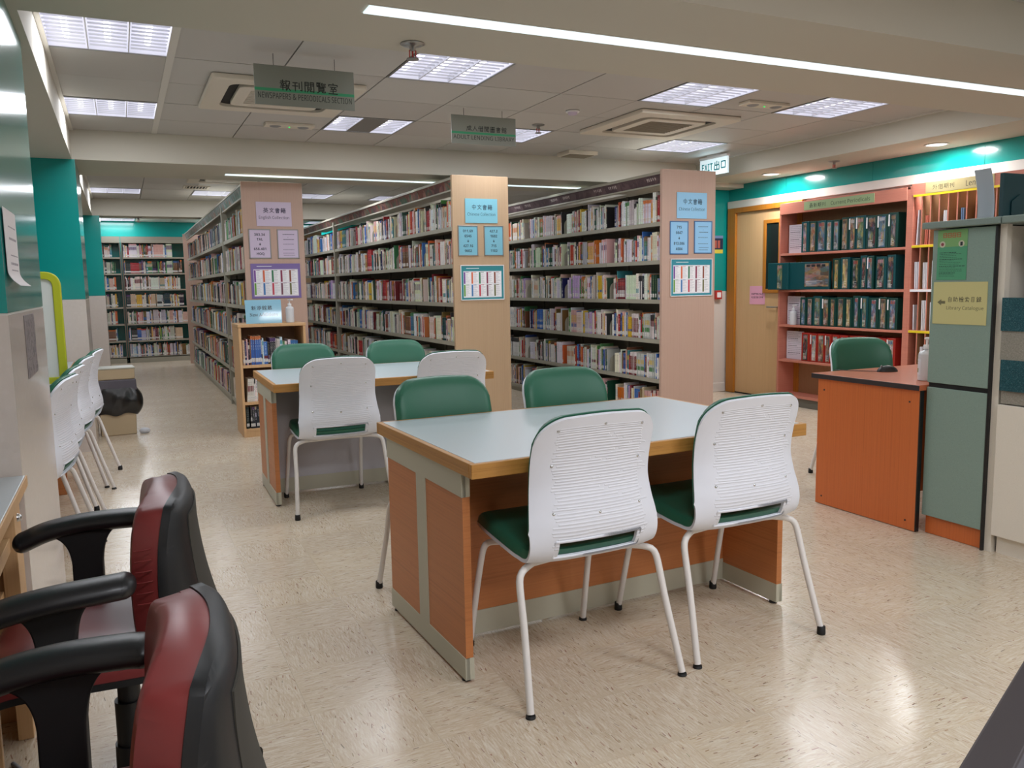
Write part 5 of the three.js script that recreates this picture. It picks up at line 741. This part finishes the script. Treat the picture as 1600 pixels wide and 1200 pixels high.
{
  const z0 = -6.515, z1 = -5.0, d = 0.235, XB = PX + d, t = thing('periodical_shelf', 'pink-edged wooden shelf unit for current periodicals', 'shelf unit', [0, 0, 0]), ys = [1.54, 1.178, 0.824, 0.47];
  part('side', rbx(PX, 0, z0 - 0.022, XB, 2.04, z0, 0.002), M.pinkWood, t); part('side', rbx(PX, 0, z1 - 0.03, XB, 2.04, z1 + 0.015, 0.002), M.pinkWood, t); part('back', bx(XB - 0.012, 0.05, z0, XB, 2.03, z1 - 0.03), M.insideWood, t); part('top', bx(PX, 2.02, z0, XB, 2.04, z1), M.pinkWood, t); part('head_board', rbx(PX - 0.002, 1.93, z0 - 0.02, PX + 0.02, 2.04, z1 - 0.03, 0.002), M.pinkWood, t);
  ys.forEach(y => part('shelf', rbx(PX, y - 0.022, z0, XB - 0.012, y, z1 - 0.03, 0.002), M.pinkWood, t)); part('base_shelf', bx(PX, 0.09, z0, XB - 0.012, 0.115, z1 - 0.03), M.pinkWood, t); part('plinth', bx(PX + 0.02, 0, z0, PX + 0.035, 0.09, z1 - 0.03), M.metalDark, t);
  const [c, q] = canvas(1024, 104); q.fillStyle = '#93a87c'; q.fillRect(0, 0, 1024, 104); han(q, '最新期刊', 210, 24, 58, '#33442c', 0.08, 0.12); words(q, 'Current Periodicals', 690, 54, 62, '#33442c', 'sans-serif', false, 560);
  const s = single('periodicals_sign', sheet(0.835, 0.08, 0.004), std(0xffffff, 0.5, { map: texOf(c) }), 'green Current Periodicals sign on the shelf unit head board', 'sign'); s.position.set(PX - 0.0045, 1.987, -5.785); s.rotation.y = -Math.PI / 2;
  // papers on the left of three shelves
  const [cp, qp] = canvas(320, 420), R0 = rng(91); qp.fillStyle = '#d9d3de'; qp.fillRect(0, 0, 320, 420); for (let i = 0; i < 13; i++) { let p = 24; const y = 26 + i * 27, e = 170 + R0() * 130; qp.fillStyle = i % 4 === 3 ? '#3a3848' : '#8a8696'; while (p < e) { const w = 8 + R0() * 24; qp.fillRect(p, y, w, i % 4 === 3 ? 8 : 5); p += w + 5; } }
  const pm = std(0xffffff, 0.7, { map: texOf(cp) }); [[1.54, 'top'], [0.824, 'third'], [0.47, 'fourth']].forEach(([y, n]) => { const m = single('shelf_notice', sheet(0.235, 0.285, 0.003), pm, `white printed notice standing on the ${n} shelf of the periodicals unit`, 'notice'); m.position.set(PX + 0.1, y + 0.144, z0 + 0.13); m.rotation.y = -Math.PI / 2; m.rotation.order = 'YXZ'; });
  sanitizer(PX + 0.045, 0.824, z0 + 0.15, 1.05, 'hand sanitizer bottle on the third shelf of the periodicals unit');
  const green = std(0x0d3f38, 0.4), teal = std(0x0c4a50, 0.4), redB = std(0xa32a20, 0.4), strap = std(0x1d5a4c, 0.4);
  const body = rbx(0, 0, -0.5, 1, 1, 0.5, 0.02, 1), rows = [[1.54, -6.255, green, 'top', 0.3], [1.178, -5.845, teal, 'second', 0.3], [0.824, -6.25, green, 'third', 0.29], [0.47, -6.22, redB, 'fourth', 0.28]];
  rows.forEach(([y, zs, mat, n, hh], r) => {
    const R = rng(61 + r * 7); let z = zs;
    while (z < z1 - 0.1) {
      const w = 0.075 + R() * 0.05; if (z + w > z1 - 0.034) break; const h = hh * (0.95 + R() * 0.07); const ci = (R() * 32) | 0, cn = mat === redB ? 'red' : 'dark green', b = thing('magazine_binder', `${cn} binder with a ${coverNames[ci]} magazine cover, ${n} shelf of the periodicals unit`, 'binder', [PX + 0.02, y + 0.001, z + w / 2], 0, `${cn} binders, ${n} shelf of the periodicals unit`);
      const m = part('binder_case', body, R() < 0.7 ? mat : (mat === redB ? redB : (mat === green ? teal : green)), b); m.scale.set(0.2, h, w - 0.004); const cw = w * (0.36 + R() * 0.28), cv = part('cover_insert', coverGeo[ci], coverMat, b, 'printed magazine cover'); cv.position.set(-0.001, 0.012, (R() - 0.5) * 0.012); cv.scale.set(1, h - 0.03, cw);
      if (R() < 0.4) { const l = part('spine_label', bx(-0.003, h * 0.62, -w * 0.47, 0, h * 0.95, -w * 0.47 + 0.012), M.paper, b); }
      z += w + (R() < 0.2 ? 0.02 : 0.002);
    }
  });
  // a big binder laid face-out at the left of the second shelf
  const o = thing('face_out_binder', 'wide dark green binder shown face-out with magazine pages, second shelf of periodicals', 'binder', [PX - 0.014, 1.179, -6.3], 5 * DEG); part('case', rbx(0, 0, -0.315, 0.03, 0.268, 0.42, 0.004), teal, o); part('left_flap', rbx(-0.03, 0, -0.315, -0.001, 0.268, -0.06, 0.004), teal, o);
  const pg = part('pages', coverGeo[20], coverMat, o); pg.position.set(-0.003, 0.03, 0.27); pg.scale.set(1, 0.22, 0.28); const pg2 = part('left_page', coverGeo[5], coverMat, o); pg2.position.set(-0.032, 0.012, -0.16); pg2.scale.set(1, 0.235, 0.06);
}
// ---------------------------------------------------------------- lending periodicals unit with narrow slots
{
  const z0 = -4.985, z1 = -3.95, d = 0.235, XB = PX + d, t = thing('lending_rack', 'wooden rack of narrow slots for lending periodicals with yellow label strips', 'rack', [0, 0, 0]), ys = [1.55, 1.18, 0.832, 0.505, 0.16], pitch = 0.0815, darkIn = M.insideWood;
  part('side', rbx(PX, 0, z0, XB, 2.06, z0 + 0.02, 0.002), M.pinkWood, t); part('side', rbx(PX, 0, z1 - 0.02, XB, 2.06, z1, 0.002), M.pinkWood, t); part('back', bx(XB - 0.012, 0.05, z0 + 0.02, XB, 2.05, z1 - 0.02), M.insideWood, t); part('head_board', rbx(PX - 0.002, 1.965, z0, PX + 0.02, 2.06, z1, 0.002), M.pinkWood, t); part('plinth', bx(PX + 0.02, 0, z0 + 0.02, PX + 0.035, 0.13, z1 - 0.02), M.metalDark, t);
  const n = Math.floor((z1 - z0 - 0.04) / pitch), divG = bx(PX + 0.002, -0.17, -0.0055, XB - 0.012, 0.17, 0.0055);
  ys.forEach((y, r) => {
    const top = r ? ys[r - 1] - 0.02 : 1.965, hh = top - y; part('shelf', rbx(PX, y - 0.02, z0 + 0.02, XB - 0.012, y, z1 - 0.02, 0.002), M.pinkWood, t); part('label_strip', rbx(PX - 0.005, y - 0.022, z0 + 0.02, PX - 0.001, y - 0.002, z1 - 0.02, 0.001), r === 1 ? M.paper : M.yellowStrip, t, r === 1 ? 'white label strip' : 'yellow label strip');
    for (let k = 1; k < n; k++) { const zc = z0 + 0.02 + k * pitch, dv = part('divider', bx(PX + 0.004, y, zc - 0.005, XB - 0.012, top, zc + 0.005), M.insideWood, t); part('front_edge', bx(PX + 0.001, y, zc - 0.0055, PX + 0.004, top, zc + 0.0055), M.pinkWood, dv); }
    const R = rng(300 + r * 11); for (let k = 0; k < n; k++) { if (R() < 0.28 && r !== 1) continue; const mi = r === 1 || R() < 0.45 ? (R() * 2) | 0 : (R() * 7) | 0, mn = ['white', 'off-white', 'yellow', 'red', 'dark grey', 'blue', 'salmon'][mi], col = [[236, 236, 240], [230, 228, 236], [226, 180, 30], [190, 40, 40], [70, 76, 90], [120, 150, 190], [200, 110, 90]][mi], h = hh * (0.55 + R() * 0.25), cnt = 1 + (R() * 3) | 0; const mm = std(new THREE.Color(css(...col)), 0.5), lean = (R() - 0.5) * 0.12;
      for (let i = 0; i < cnt; i++) { const m = single('magazine', bx(0, 0, -0.005, 0.16, h, 0.005), mm, `${mn} magazine standing in a slot, ${['top', 'second', 'third', 'fourth', 'lowest'][r]} row of the lending rack`, 'magazine', undefined, 0, `magazines in the ${['top', 'second', 'third', 'fourth', 'lowest'][r]} row of the lending rack`); m.position.set(PX + 0.02 + i * 0.004, y + 0.002, z0 + 0.02 + k * pitch + 0.028 + i * 0.013); m.rotation.x = lean * 0.6; } }
  });
  part('top_label_strip', rbx(PX - 0.006, 1.949, z0 + 0.02, PX - 0.001, 1.967, z1 - 0.02, 0.001), M.yellowStrip, t, 'yellow label strip');
  const [c, q] = canvas(1024, 160); q.fillStyle = '#b5a678'; q.fillRect(0, 0, 1024, 160); han(q, '外借期刊', 280, 42, 78, '#3a3626', 0.075, 0.1); words(q, 'Lending', 780, 84, 108, '#3a3626', 'sans-serif', false, 340);
  const s = single('lending_sign', sheet(0.6, 0.088, 0.004), std(0xffffff, 0.5, { map: texOf(c) }), 'tan Lending sign on the head board of the lending rack', 'sign'); s.position.set(PX - 0.0045, 2.013, -4.55); s.rotation.y = -Math.PI / 2;
}
scene.traverse(o => { if (o.isMesh) { o.castShadow = true; o.receiveShadow = true; } });
renderer.render(scene, camera);
